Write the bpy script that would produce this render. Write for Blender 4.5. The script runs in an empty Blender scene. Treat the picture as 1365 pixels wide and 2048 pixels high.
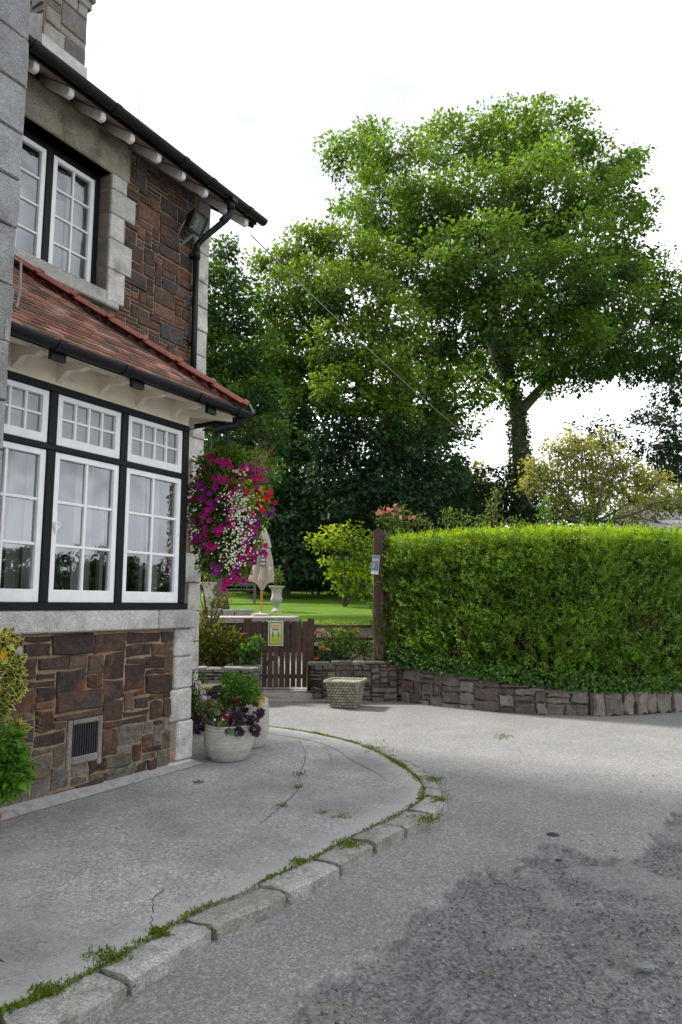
import bpy, bmesh, math, random
import numpy as np
from math import sin, cos, pi, radians, atan, tan, sqrt
from mathutils import Vector, Matrix, noise

# ------------------------------------------------------------------ camera, sky, sun, exposure
SC = bpy.context.scene
FPX = 1430.0; CAMH = 1.6; TH = atan(188/FPX)
cd = bpy.data.cameras.new('camera'); cam = bpy.data.objects.new('camera', cd)
SC.collection.objects.link(cam); SC.camera = cam
cam.location = (0, 0, CAMH); cam.rotation_euler = (pi/2+TH, 0, 0)
cd.sensor_fit = 'HORIZONTAL'; cd.sensor_width = 24.0; cd.lens = FPX/1365*24
cd.clip_start = .05; cd.clip_end = 2000
cd.dof.use_dof = False
SC.view_settings.view_transform = 'Standard'; SC.view_settings.look = 'None'
SC.view_settings.exposure = 1.32; SC.view_settings.gamma = 1.0
SUN_AZ = -58.0; SUN_EL = 44.0       # azimuth measured from +Y (view direction), negative = to the left
w = bpy.data.worlds.new("World"); SC.world = w; w.use_nodes = True
nt = w.node_tree; nt.nodes.clear()
N = nt.nodes.new; Lk = nt.links.new
out = N('ShaderNodeOutputWorld'); bg = N('ShaderNodeBackground'); bg.inputs[1].default_value = .1
sky = N('ShaderNodeTexSky'); sky.sky_type = 'NISHITA'; sky.sun_disc = False
sky.sun_elevation = radians(SUN_EL); sky.sun_rotation = radians(SUN_AZ)
sky.dust_density = 3; sky.air_density = 1.0
tc = N('ShaderNodeTexCoord'); mp = N('ShaderNodeMapping'); mp.inputs['Scale'].default_value = (1, 1, 2.2)
nz = N('ShaderNodeTexNoise'); nz.inputs['Scale'].default_value = 2.2; nz.inputs['Detail'].default_value = 7; nz.inputs['Roughness'].default_value = .55
rp = N('ShaderNodeValToRGB'); rp.color_ramp.elements[0].position = .25; rp.color_ramp.elements[0].color = (.80, .80, .80, 1)
rp.color_ramp.elements[1].position = .5; rp.color_ramp.elements[1].color = (1, 1, 1, 1)
nz2 = N('ShaderNodeTexNoise'); nz2.inputs['Scale'].default_value = 1.3; nz2.inputs['Detail'].default_value = 6
rp2 = N('ShaderNodeValToRGB'); rp2.color_ramp.elements[0].position = .42; rp2.color_ramp.elements[0].color = (3.8, 3.9, 4.1, 1)
rp2.color_ramp.elements[1].position = .66; rp2.color_ramp.elements[1].color = (8.6, 8.8, 9.1, 1)
mx = N('ShaderNodeMixRGB')
Lk(tc.outputs['Generated'], mp.inputs[0]); Lk(mp.outputs[0], nz.inputs[0]); Lk(mp.outputs[0], nz2.inputs[0])
Lk(nz.outputs[0], rp.inputs[0]); Lk(nz2.outputs[0], rp2.inputs[0])
Lk(rp.outputs[0], mx.inputs[0]); Lk(sky.outputs[0], mx.inputs[1]); Lk(rp2.outputs[0], mx.inputs[2])
Lk(mx.outputs[0], bg.inputs[0]); Lk(bg.outputs[0], out.inputs[0])
sl = bpy.data.lights.new('sun', 'SUN'); so = bpy.data.objects.new('sun', sl); SC.collection.objects.link(so)
sl.energy = 2.4; sl.angle = radians(7); sl.color = (1.0, .96, .90)
sd = Vector((sin(radians(SUN_AZ))*cos(radians(SUN_EL)), cos(radians(SUN_AZ))*cos(radians(SUN_EL)), sin(radians(SUN_EL))))
so.rotation_euler = sd.to_track_quat('Z', 'Y').to_euler(); so.location = (-20, 20, 30)

# ------------------------------------------------------------------ measuring helpers: pixel ray -> real point
_C = np.array([0, 0, CAMH]); _f = np.array([0, cos(TH), sin(TH)]); _u = np.array([0, -sin(TH), cos(TH)])
def ray(x, y): return np.array([1., 0, 0])*((x-682.5)/FPX) - _u*((y-1024)/FPX) + _f
def gnd(x, y, z=0.0):
    r = ray(x, y); return _C + r*((z-CAMH)/r[2])
def at(x, y, Y):
    r = ray(x, y); return _C + r*(Y/r[1])
# house frame: local x runs along the wall away from the camera, local y into the house
HO = np.array([-1.78576, 9.02080, 0.0]); HA = radians(59.576)
hu = np.array([cos(HA), sin(HA), 0]); hv = np.array([-sin(HA), cos(HA), 0])
def hw(x, y, z): return HO + hu*x + hv*y + np.array([0, 0, z])

# ------------------------------------------------------------------ object helpers
COL = SC.collection
def tag(o, label=None, cat=None, group=None, kind=None):
    if label: o['label'] = label
    if cat: o['category'] = cat
    if group: o['group'] = group
    if kind: o['kind'] = kind
    return o
def thing(name, label, cat, loc=(0, 0, 0), rz=0, group=None, kind=None):
    o = bpy.data.objects.new(name, None); COL.objects.link(o); o.empty_display_size = .1
    o.location = loc; o.rotation_euler = (0, 0, rz)
    return tag(o, label, cat, group, kind)
def copy_tree(o, parent=None):
    c = o.copy(); COL.objects.link(c); c.parent = parent
    for ch in list(o.children): copy_tree(ch, c)
    return c
class MB:
    def __init__(s): s.v = []; s.f = []; s.m = []; s.c = []
    def add(s, vs, fs, col=(1, 1, 1), m=0):
        b = len(s.v); s.v += [tuple(map(float, q)) for q in vs]
        s.c += [col]*len(vs)
        for f in fs: s.f.append(tuple(b+i for i in f)); s.m.append(m)
        return b
    def box(s, x0, x1, y0, y1, z0, z1, col=(1, 1, 1), m=0):
        s.add([(x0, y0, z0), (x1, y0, z0), (x1, y1, z0), (x0, y1, z0), (x0, y0, z1), (x1, y0, z1), (x1, y1, z1), (x0, y1, z1)],
              [(0, 3, 2, 1), (4, 5, 6, 7), (0, 1, 5, 4), (1, 2, 6, 5), (2, 3, 7, 6), (3, 0, 4, 7)], col, m)
    def bar(s, a, b, w, h, col=(1, 1, 1), m=0, up=(0, 0, 1)):
        a = Vector(a); b = Vector(b); d = (b-a).normalized(); u = Vector(up)
        r = d.cross(u)
        if r.length < 1e-4: r = d.cross(Vector((0, 1, 0)))
        r.normalize(); u = r.cross(d)
        q = [(-w/2, -h/2), (w/2, -h/2), (w/2, h/2), (-w/2, h/2)]
        vs = [a+r*i+u*j for i, j in q]+[b+r*i+u*j for i, j in q]
        s.add(vs, [(0, 1, 2, 3), (7, 6, 5, 4), (0, 4, 5, 1), (1, 5, 6, 2), (2, 6, 7, 3), (3, 7, 4, 0)], col, m)
    def tube(s, pts, rad, n=8, col=(1, 1, 1), m=0, cap=True):
        P = [Vector(p) for p in pts]; k = len(P)
        if not hasattr(rad, '__len__'): rad = [rad]*k
        vs = []; pr = None
        for i in range(k):
            d = (P[min(i+1, k-1)]-P[max(i-1, 0)]).normalized()
            if pr is None:
                pr = d.cross(Vector((0, 0, 1)));
                if pr.length < .05: pr = d.cross(Vector((1, 0, 0)))
            pr = (pr-d*pr.dot(d)).normalized(); q = d.cross(pr)
            vs += [P[i]+(pr*cos(2*pi*j/n)+q*sin(2*pi*j/n))*rad[i] for j in range(n)]
        fs = [(i*n+j, i*n+(j+1) % n, (i+1)*n+(j+1) % n, (i+1)*n+j) for i in range(k-1) for j in range(n)]
        if cap: fs += [tuple(range(n-1, -1, -1)), tuple((k-1)*n+j for j in range(n))]
        s.add(vs, fs, col, m)
    def lathe(s, prof, n=32, c=(0, 0, 0), col=(1, 1, 1), m=0, fn=None):
        vs = []
        for r, z in prof:
            for j in range(n):
                a = 2*pi*j/n; rr = r*(fn(a, z) if fn else 1)
                vs.append((c[0]+rr*cos(a), c[1]+rr*sin(a), c[2]+z))
        k = len(prof)
        fs = [(i*n+j, i*n+(j+1) % n, (i+1)*n+(j+1) % n, (i+1)*n+j) for i in range(k-1) for j in range(n)]
        s.add(vs, fs, col, m)
    def build(s, name, mats, parent=None, smooth=False, bevel=0, loc=None):
        me = bpy.data.meshes.new(name); me.from_pydata(s.v, [], s.f)
        if not isinstance(mats, (list, tuple)): mats = [mats]
        for m in mats: me.materials.append(m)
        me.polygons.foreach_set('material_index', s.m)
        ca = me.color_attributes.new('col', 'FLOAT_COLOR', 'POINT')
        arr = np.ones((len(s.v), 4), np.float32); arr[:, :3] = np.array(s.c, np.float32); ca.data.foreach_set('color', arr.ravel())
        if smooth: me.polygons.foreach_set('use_smooth', [True]*len(s.f))
        me.update(); o = bpy.data.objects.new(name, me); COL.objects.link(o); o.parent = parent
        if loc is not None: o.location = loc
        if bevel:
            b = o.modifiers.new('b', 'BEVEL'); b.width = bevel; b.segments = 1; b.limit_method = 'ANGLE'; b.angle_limit = radians(40)
        return o
def npmesh(name, V, F, cols, mat, parent=None, smooth=False):
    me = bpy.data.meshes.new(name); nf, k = F.shape
    me.vertices.add(len(V)); me.vertices.foreach_set('co', V.astype(np.float32).ravel())
    me.loops.add(nf*k); me.loops.foreach_set('vertex_index', F.astype(np.int32).ravel())
    me.polygons.add(nf); me.polygons.foreach_set('loop_start', np.arange(0, nf*k, k, dtype=np.int32))
    me.update(calc_edges=True)
    a = np.ones((len(V), 4), np.float32); a[:, :3] = cols
    ca = me.color_attributes.new('col', 'FLOAT_COLOR', 'POINT'); ca.data.foreach_set('color', a.ravel())
    me.materials.append(mat)
    if smooth: me.polygons.foreach_set('use_smooth', np.ones(nf, bool))
    o = bpy.data.objects.new(name, me); COL.objects.link(o); o.parent = parent
    return o
def unit(a): return a/np.maximum(np.linalg.norm(a, axis=1, keepdims=True), 1e-9)
def leaves(name, C, D, Nn, L, W, cols, mat, parent=None, fold=.25, droop=.15):
    """folded pointed leaves: base C, direction D, normal Nn, length L, width ratio W"""
    C = np.asarray(C); n = len(C); D = unit(D); S = unit(np.cross(D, Nn)); U = np.cross(S, D)
    L = np.broadcast_to(np.asarray(L, float), (n,))[:, None]
    b = C; t = C+D*L-U*L*droop; l = C+D*L*.45+S*L*W*.5+U*L*W*fold; r = C+D*L*.45-S*L*W*.5+U*L*W*fold
    V = np.stack([b, l, t, r], 1).reshape(-1, 3)
    i = np.arange(n)*4
    F = np.concatenate([np.stack([i, i+1, i+2], 1), np.stack([i, i+2, i+3], 1)])
    return npmesh(name, V, F, np.repeat(cols, 4, 0), mat, parent)
def colmix(rng, n, a, b, jit=.15, t=None):
    t = rng.random(n) if t is None else np.clip(t, 0, 1)
    c = np.array(a)[None]*(1-t[:, None])+np.array(b)[None]*t[:, None]
    return np.clip(c*(1+rng.normal(0, jit, (n, 1)))*(1+rng.normal(0, jit*.3, (n, 3))), .002, 1)

# ------------------------------------------------------------------ materials
def mat(name, base=(.5, .5, .5), rough=.7, attr=False, noise_s=None, var=.25, dark=None, dark_s=3., dark_amt=.5, bump=0., bump_s=60., metal=0., spec=.5, speck=None, speck_s=150., trans=0, extra=None, detail=6, grain=0):
    m = bpy.data.materials.new(name); m.use_nodes = True; t = m.node_tree; t.nodes.clear(); n = t.nodes.new; l = t.links.new
    o = n('ShaderNodeOutputMaterial'); p = n('ShaderNodeBsdfPrincipled'); tc = n('ShaderNodeTexCoord')
    p.inputs['Roughness'].default_value = rough; p.inputs['Metallic'].default_value = metal; p.inputs['Specular IOR Level'].default_value = spec
    if attr:
        a = n('ShaderNodeAttribute'); a.attribute_name = 'col'; c = a.outputs['Color']
        if base != (.5, .5, .5):
            q = n('ShaderNodeMixRGB'); q.blend_type = 'MULTIPLY'; q.inputs[0].default_value = 1; l(c, q.inputs[1]); q.inputs[2].default_value = (*base, 1); c = q.outputs[0]
    else:
        a = n('ShaderNodeRGB'); a.outputs[0].default_value = (*base, 1); c = a.outputs[0]
    def nzt(scale, det=detail, ro=.6):
        z = n('ShaderNodeTexNoise'); z.inputs['Scale'].default_value = scale; z.inputs['Detail'].default_value = det; z.inputs['Roughness'].default_value = ro
        l(tc.outputs['Object'], z.inputs[0]); return z.outputs[0]
    def ramp(src, p0, p1, c0=(0, 0, 0, 1), c1=(1, 1, 1, 1)):
        r = n('ShaderNodeValToRGB'); e = r.color_ramp.elements; e[0].position = p0; e[1].position = p1; e[0].color = c0; e[1].color = c1; l(src, r.inputs[0]); return r.outputs[0]
    def mixc(f, c1, c2, mode='MIX'):
        q = n('ShaderNodeMixRGB'); q.blend_type = mode
        for i, x in enumerate((f, c1, c2)):
            if hasattr(x, 'links') or hasattr(x, 'is_linked'): l(x, q.inputs[i])
            elif i == 0: q.inputs[0].default_value = x
            else: q.inputs[i].default_value = (*x, 1)
        return q.outputs[0]
    if noise_s:
        r = ramp(nzt(noise_s), .3, .7, (1-var, 1-var, 1-var, 1), (1+var, 1+var, 1+var, 1)); c = mixc(1.0, c, r, 'MULTIPLY')
    if dark:
        r = ramp(nzt(dark_s), .48, .68, (0, 0, 0, 1), (dark_amt,)*3+(1,)); c = mixc(r, c, dark)
    if speck:
        v = n('ShaderNodeTexVoronoi'); v.inputs['Scale'].default_value = speck_s; l(tc.outputs['Object'], v.inputs[0])
        sp = n('ShaderNodeSeparateColor'); l(v.outputs['Color'], sp.inputs[0])
        r = ramp(sp.outputs[0], .1, .95, (1-speck,)*3+(1,), (1+speck,)*3+(1,)); c = mixc(1.0, c, r, 'MULTIPLY')
        if grain:
            v = n('ShaderNodeTexVoronoi'); v.inputs['Scale'].default_value = speck_s*.42; l(tc.outputs['Object'], v.inputs[0])
            sp = n('ShaderNodeSeparateColor'); l(v.outputs['Color'], sp.inputs[0]); c = mixc(1.0, c, ramp(sp.outputs[1], .55, 1, (.93, .93, .93, 1), (1.35, 1.35, 1.35, 1)), 'MULTIPLY')
    if extra: c = extra(n, l, c, nzt, ramp, mixc, tc)
    l(c, p.inputs['Base Color'])
    if grain:
        v = n('ShaderNodeTexVoronoi'); v.inputs['Scale'].default_value = grain; l(tc.outputs['Object'], v.inputs[0])
        b = n('ShaderNodeBump'); b.inputs['Distance'].default_value = .0035; b.invert = True; l(v.outputs['Distance'], b.inputs['Height'])
        b2 = n('ShaderNodeBump'); b2.inputs['Distance'].default_value = .01; l(nzt(14, 4), b2.inputs['Height']); l(b2.outputs[0], b.inputs['Normal']); l(b.outputs[0], p.inputs['Normal'])
    elif bump:
        b = n('ShaderNodeBump'); b.inputs['Strength'].default_value = 1; b.inputs['Distance'].default_value = bump
        l(nzt(bump_s, 5), b.inputs['Height']); l(b.outputs[0], p.inputs['Normal'])
    if trans:
        tr = n('ShaderNodeBsdfTranslucent'); ms = n('ShaderNodeMixShader'); ms.inputs[0].default_value = trans
        q = mixc(1.0, c, (1.6, 1.5, .7), 'MULTIPLY'); l(q, tr.inputs[0]); l(p.outputs[0], ms.inputs[1]); l(tr.outputs[0], ms.inputs[2]); l(ms.outputs[0], o.inputs[0])
    else: l(p.outputs[0], o.inputs[0])
    return m
def lichen(amt_lo=.55, amt_hi=.75, col=(.42, .41, .36), sc=9., strength=.8, second=None):
    def f(n, l, c, nzt, ramp, mixc, tc):
        c = mixc(ramp(nzt(sc, 8, .7), amt_lo, amt_hi, (0, 0, 0, 1), (strength,)*3+(1,)), c, col)
        if second: c = mixc(ramp(nzt(second[1], 8, .7), second[2], second[2]+.15, (0, 0, 0, 1), (.8,)*3+(1,)), c, second[0])
        return c
    return f
M = {}
M['stone'] = mat('brown_rubble_stone', (.68, .66, .68), attr=True, rough=.85, noise_s=18, var=.5, bump=.022, bump_s=24, speck=.18, speck_s=120, extra=lichen(.62, .74, (.36, .31, .26), 26, .6, second=((.20, .085, .03), 5, .56)))
M['mortar'] = mat('lime_mortar', (.30, .22, .145), rough=.95, noise_s=30, var=.3, bump=.008, bump_s=70, extra=lichen(.5, .68, (.30, .135, .045), 5, .9, second=((.50, .46, .39), 9, .60)))
M['granite'] = mat('silver_granite', attr=True, rough=.9, noise_s=7, var=.16, speck=.3, speck_s=170, bump=.008, bump_s=60, dark=(.13, .125, .10), dark_s=4., dark_amt=.55, extra=lichen(.6, .75, (.62, .61, .57), 10, .45))
M['granite_stained'] = mat('stained_granite', attr=True, rough=.9, noise_s=6, var=.25, speck=.3, speck_s=150, bump=.008, bump_s=60, dark=(.075, .062, .03), dark_s=2.5, dark_amt=.9)
M['black_paint'] = mat('black_paint', (.005, .006, .009), rough=.5, spec=.25, noise_s=20, var=.3, bump=.0015, bump_s=90, extra=lichen(.7, .74, (.25, .25, .24), 26, .6))
M['white_paint'] = mat('white_paint', (.90, .91, .92), rough=.45, noise_s=9, var=.06, bump=.0012, bump_s=60, extra=lichen(.69, .74, (.5, .47, .42), 30, .5))
M['cream_paint'] = mat('cream_paint', (.82, .76, .62), rough=.6, noise_s=6, var=.1, bump=.002, bump_s=40, extra=lichen(.62, .74, (.38, .35, .28), 9, .5))
M['soffit'] = mat('weathered_soffit_boards', (.34, .29, .28), rough=.8, noise_s=12, var=.25, bump=.002)
M['eaves_white'] = mat('eaves_white_paint', (.85, .84, .83), rough=.6, noise_s=10, var=.12)
M['plastic'] = mat('black_gutter', (.006, .007, .010), rough=.42, spec=.3, noise_s=5, var=.4, extra=lichen(.58, .8, (.045, .05, .05), 6, .5))
M['tile'] = mat('clay_tile', (1.05, 1.12, 1.05), attr=True, rough=.85, noise_s=20, var=.3, bump=.003, bump_s=60, extra=lichen(.6, .7, (.10, .085, .05), 12, .8, second=((.42, .33, .3), 22, .64)))
M['ridge'] = mat('clay_ridge_tile', (.24, .072, .05), rough=.75, noise_s=9, var=.3, bump=.003, bump_s=60, extra=lichen(.6, .72, (.13, .09, .06), 14, .7, second=((.5, .3, .24), 18, .66)))
M['slate'] = mat('slate', attr=True, rough=.7, noise_s=10, var=.3, bump=.003)
M['lead'] = mat('lead_flashing', (.22, .23, .25), rough=.6, noise_s=8, var=.2, bump=.004, bump_s=12)
M['render_white'] = mat('pale_render', (.55, .54, .52), rough=.9, noise_s=8, var=.2, bump=.004)
M['room'] = mat('room_plaster', (.42, .46, .47), rough=.9)
M['room_dark'] = mat('room_dark', (.05, .05, .05), rough=.9)
M['curtain'] = mat('curtain_cloth', (.72, .76, .76), rough=.9, trans=.35)
M['blind'] = mat('grey_blind', (.33, .34, .34), rough=.9)
M['iron'] = mat('dark_iron', (.02, .022, .03), rough=.55, noise_s=30, var=.4)
M['timber'] = mat('brown_stained_timber', attr=True, rough=.8, noise_s=10, var=.35, bump=.003, bump_s=50)
M['pot'] = mat('weathered_stone_pot', (.42, .40, .37), rough=.9, noise_s=9, var=.18, speck=.1, speck_s=140, bump=.003, bump_s=60, extra=lichen(.55, .72, (.2, .2, .15), 6, .6))
M['basketstone'] = mat('cast_stone_weave', attr=True, rough=.95, noise_s=14, var=.25, bump=.004, bump_s=70, dark=(.10, .10, .07), dark_s=7., dark_amt=.6)
M['terracotta'] = mat('terracotta', (.42, .15, .08), rough=.8, noise_s=9, var=.2)
M['soil'] = mat('soil', (.05, .035, .025), rough=1, noise_s=20, var=.4, bump=.02, bump_s=30)
M['leaf'] = mat('leaf', attr=True, rough=.55, trans=.38, spec=.15)
M['leaf_dark'] = mat('evergreen_leaf', attr=True, rough=.55, trans=.2, spec=.15)
M['petal'] = mat('petal', attr=True, rough=.6, trans=.3, spec=.2)
M['bark'] = mat('bark', (.10, .085, .06), rough=.95, noise_s=6, var=.4, bump=.03, bump_s=10, extra=lichen(.52, .7, (.09, .11, .04), 2, .8))
M['twig'] = mat('twig', (.13, .10, .065), rough=.9, noise_s=10, var=.3)
M['wire'] = mat('cable', (.35, .35, .36), rough=.5)
M['drystone'] = mat('garden_wall_stone', attr=True, rough=.9, noise_s=10, var=.35, bump=.012, bump_s=30, speck=.15, speck_s=80, extra=lichen(.55, .7, (.30, .30, .27), 12, .6, second=((.06, .075, .03), 5, .58)))
M['joint_dark'] = mat('earth_joint', (.07, .06, .045), rough=1, noise_s=30, var=.4, bump=.01)
M['fabric'] = mat('taupe_canvas', (.46, .40, .34), rough=.9, noise_s=8, var=.1, bump=.002, bump_s=80)
M['orange_wood'] = mat('orange_varnished_wood', (.52, .17, .025), rough=.45, noise_s=12, var=.15)
M['paper_white'] = mat('white_card', (.75, .75, .74), rough=.6)
M['flat'] = mat('printed', attr=True, rough=.6)
def glass_mat():
    m = bpy.data.materials.new('window_glass'); m.use_nodes = True; t = m.node_tree; t.nodes.clear(); n = t.nodes.new; l = t.links.new
    o = n('ShaderNodeOutputMaterial'); g = n('ShaderNodeBsdfGlossy'); g.inputs['Roughness'].default_value = .0; g.inputs[0].default_value = (.93, .96, 1, 1)
    tr = n('ShaderNodeBsdfTransparent'); tr.inputs[0].default_value = (.86, .9, .9, 1); fr = n('ShaderNodeFresnel'); fr.inputs[0].default_value = 1.6
    ma = n('ShaderNodeMath'); ma.operation = 'MULTIPLY_ADD'; ma.inputs[1].default_value = 1.5; ma.inputs[2].default_value = .14; ma.use_clamp = True
    mx = n('ShaderNodeMixShader'); tc = n('ShaderNodeTexCoord'); z = n('ShaderNodeTexNoise'); z.inputs['Scale'].default_value = 3.5; z.inputs['Detail'].default_value = 1
    b = n('ShaderNodeBump'); b.inputs['Distance'].default_value = .006; l(tc.outputs['Object'], z.inputs[0]); l(z.outputs[0], b.inputs['Height']); l(b.outputs[0], g.inputs['Normal'])
    l(fr.outputs[0], ma.inputs[0]); l(ma.outputs[0], mx.inputs[0]); l(tr.outputs[0], mx.inputs[1]); l(g.outputs[0], mx.inputs[2]); l(mx.outputs[0], o.inputs[0]); return m
M['glass'] = glass_mat()
R = random.Random(7)

# ------------------------------------------------------------------ masonry: irregular squared stones packed on a wall face
def stone_block(mb, f, a0, a1, z0, z1, rnd, col, proud=(.006, .02), ch=.012, jit=.006, m=0, nseg=2):
    ring = []
    for (p, q) in (((a0, z0), (a1, z0)), ((a1, z0), (a1, z1)), ((a1, z1), (a0, z1)), ((a0, z1), (a0, z0))):
        for k in range(nseg):
            t = k/nseg; ring.append((p[0]+(q[0]-p[0])*t+rnd.uniform(-jit, jit), p[1]+(q[1]-p[1])*t+rnd.uniform(-jit, jit)))
    ca = (a0+a1)/2; cz = (z0+z1)/2; n = len(ring); proud = (proud[0], proud[1]*1.25); d = rnd.uniform(*proud); tx = rnd.uniform(-.25, .25)*d; tz = rnd.uniform(-.25, .25)*d
    hw_ = (a1-a0)/2; hh = (z1-z0)/2; c = min(ch, hw_*.4, hh*.4)
    inner = []
    for a, z in ring:
        inner.append((ca+(a-ca)*(1-c/hw_), cz+(z-cz)*(1-c/hh)))
    vs = [f(a, z, -.01) for a, z in ring]+[f(a, z, d*.75) for a, z in [(ca+(a-ca)*(1-.25*c/hw_), cz+(z-cz)*(1-.25*c/hh)) for a, z in ring]]
    vs += [f(a, z, d+tx*(a-ca)/hw_+tz*(z-cz)/hh+rnd.uniform(-.001, .001)) for a, z in inner]
    fs = [(i, (i+1) % n, n+(i+1) % n, n+i) for i in range(n)]+[(n+i, n+(i+1) % n, 2*n+(i+1) % n, 2*n+i) for i in range(n)]+[tuple(range(2*n, 3*n))]
    mb.add(vs, fs, col, m)
def pack(a0, a1, z0, z1, cw, chh, rnd, wr=(2, 7), hr=(1, 1, 1, 2, 2, 3, 3, 4), holes=()):
    nx = max(1, round((a1-a0)/cw)); nzc = max(1, round((z1-z0)/chh)); cw = (a1-a0)/nx; chh = (z1-z0)/nzc
    occ = [[False]*nx for _ in range(nzc)]; outl = []
    for j in range(nzc):
        for i in range(nx):
            ca = a0+(i+.5)*cw; cz = z0+(j+.5)*chh
            if any(h[0] < ca < h[1] and h[2] < cz < h[3] for h in holes): occ[j][i] = True
    for j in range(nzc):
        for i in range(nx):
            if occ[j][i]: continue
            W = rnd.randint(*wr); Hh = rnd.choice(hr); ww = 0
            while ww < W and i+ww < nx and not occ[j][i+ww]: ww += 1
            if i+ww < nx and not occ[j][i+ww] and (i+ww+1 >= nx or occ[j][i+ww+1]): ww += 1
            hh = 1
            while hh < Hh and j+hh < nzc and all(not occ[j+hh][i+k] for k in range(ww)): hh += 1
            for y in range(hh):
                for x in range(ww): occ[j+y][i+x] = True
            outl.append((a0+i*cw, a0+(i+ww)*cw, z0+j*chh, z0+(j+hh)*chh))
    return outl
BROWN = [(.085, .050, .036), (.12, .066, .042), (.062, .044, .038), (.12, .075, .055), (.095, .058, .042), (.055, .042, .040), (.14, .072, .038), (.13, .095, .07), (.075, .058, .054), (.17, .085, .045)]
def wall_face(mb, f, a0, a1, z0, z1, rnd, cols=BROWN, cw=.062, chh=.055, gap=.014, holes=(), grey_low=None, m=0, hr=(1, 1, 1, 2, 2, 3, 3, 4), wr=(2, 7), jit=.006, proud=(.006, .02), ch=.012, nseg=2):
    for (p, q, r, s) in pack(a0, a1, z0, z1, cw, chh, rnd, holes=holes, hr=hr, wr=wr):
        c = rnd.choice(cols); k = rnd.uniform(.8, 1.25)
        if grey_low and r < grey_low and rnd.random() < .6: c = rnd.choice([(.17, .155, .11), (.2, .19, .16), (.13, .11, .075)])
        stone_block(mb, f, p+gap/2, q-gap/2, r+gap/2, s-gap/2, rnd, tuple(x*k for x in c), proud=proud, ch=ch, jit=jit, m=m, nseg=nseg)

# ================================================================== GROUND
def poly_px(pts, z=0): return [tuple(gnd(x, y, z)[:2]) for x, y in pts]
wear_poly = poly_px([(520, 2070), (610, 1985), (700, 1925), (775, 1842), (850, 1790), (880, 1755), (1000, 1708), (1060, 1682), (1105, 1670), (1190, 1690), (1235, 1705), (1275, 1665), (1262, 1640), (1300, 1614), (1365, 1612), (1700, 1640), (1900, 2500), (300, 2500)])
def sdist(px, py, poly):
    P = np.array(poly); n = len(P); d = np.full(px.shape, 1e9); ins = np.zeros(px.shape, bool)
    for i in range(n):
        a = P[i]; b = P[(i+1) % n]; e = b-a; wx = px-a[0]; wy = py-a[1]
        t = np.clip((wx*e[0]+wy*e[1])/(e@e), 0, 1); d = np.minimum(d, np.hypot(wx-t*e[0], wy-t*e[1]))
        c = ((a[1] > py) != (b[1] > py)) & (px < (b[0]-a[0])*(py-a[1])/((b[1]-a[1]) if b[1] != a[1] else 1e-9)+a[0]); ins ^= c
    return np.where(ins, d, -d)
def vnoise(x, y, s, seed=0, octv=4):
    """cheap value noise, numpy"""
    o = np.zeros_like(x); amp = 1; tot = 0; rr = np.random.default_rng(seed)
    for k in range(octv):
        T = rr.random((256, 256)); X = x*s+37.1*k; Y = y*s+11.7*k; i = np.floor(X).astype(int); j = np.floor(Y).astype(int)
        fx = X-i; fy = Y-j; fx = fx*fx*(3-2*fx); fy = fy*fy*(3-2*fy); g = lambda a, b: T[a & 255, b & 255]
        o += amp*((g(i, j)*(1-fx)+g(i+1, j)*fx)*(1-fy)+(g(i, j+1)*(1-fx)+g(i+1, j+1)*fx)*fy); tot += amp; amp *= .55; s *= 2.1
    return o/tot
xs = np.concatenate([np.linspace(-60, -4, 15), np.arange(-3, 5.6, .022), np.linspace(6, 14, 14), np.linspace(20, 60, 6)])
ys = np.concatenate([np.linspace(-40, .5, 12), np.arange(1.6, 8.6, .022), np.arange(8.7, 15.2, .12)])
X, Y = np.meshgrid(xs, ys); x_, y_ = X.ravel(), Y.ravel()
sdw = sdist(x_, y_, wear_poly)+(vnoise(x_, y_, 5, 1)-.5)*.30+(vnoise(x_, y_, 1.3, 8)-.5)*.5-.10+(vnoise(x_, y_, 20, 2)-.5)*.20
wear = np.clip(sdw/.04, 0, 1); wear *= 1-.55*np.clip((vnoise(x_, y_, 2.4, 15)-.54)/.08, 0, 1)
zz = -wear*(.022+.016*vnoise(x_, y_, 3, 3))+wear*(vnoise(x_, y_, 20, 4, 3)-.5)*.034+(vnoise(x_, y_, .6, 5)-.5)*.03*0+(vnoise(x_, y_, 40, 6, 2)-.5)*.003
kerb_poly = poly_px([(-180, 2110), (0, 2028), (110, 1985), (250, 1905), (400, 1818), (530, 1760), (700, 1675), (825, 1612), (846, 1590), (838, 1562), (800, 1530), (750, 1503), (620, 1466), (470, 1450)], .1)+[(-4.5, 10.0), (-9, 9), (-9, -6), (-3.2, -3)]
dk_ = -sdist(x_, y_, kerb_poly); zz = zz+.032*np.clip(1-(dk_-.15)/1.1, 0, 1)**1.5
zz[(y_ > 8.6) | (x_ > 5.6) | (x_ < -3)] = 0
V = np.stack([x_, y_, zz], 1); nx_, ny_ = len(xs), len(ys)
ii, jj = np.meshgrid(np.arange(nx_-1), np.arange(ny_-1)); q = (jj*nx_+ii).ravel()
F = np.stack([q, q+1, q+nx_+1, q+nx_], 1)
dust = np.clip(vnoise(x_, y_, 2.2, 9)*3-1.95, 0, .7)*wear
edge = np.exp(-((sdw-.01)/.025)**2)*(vnoise(x_, y_, 3, 12) > .5)
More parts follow.
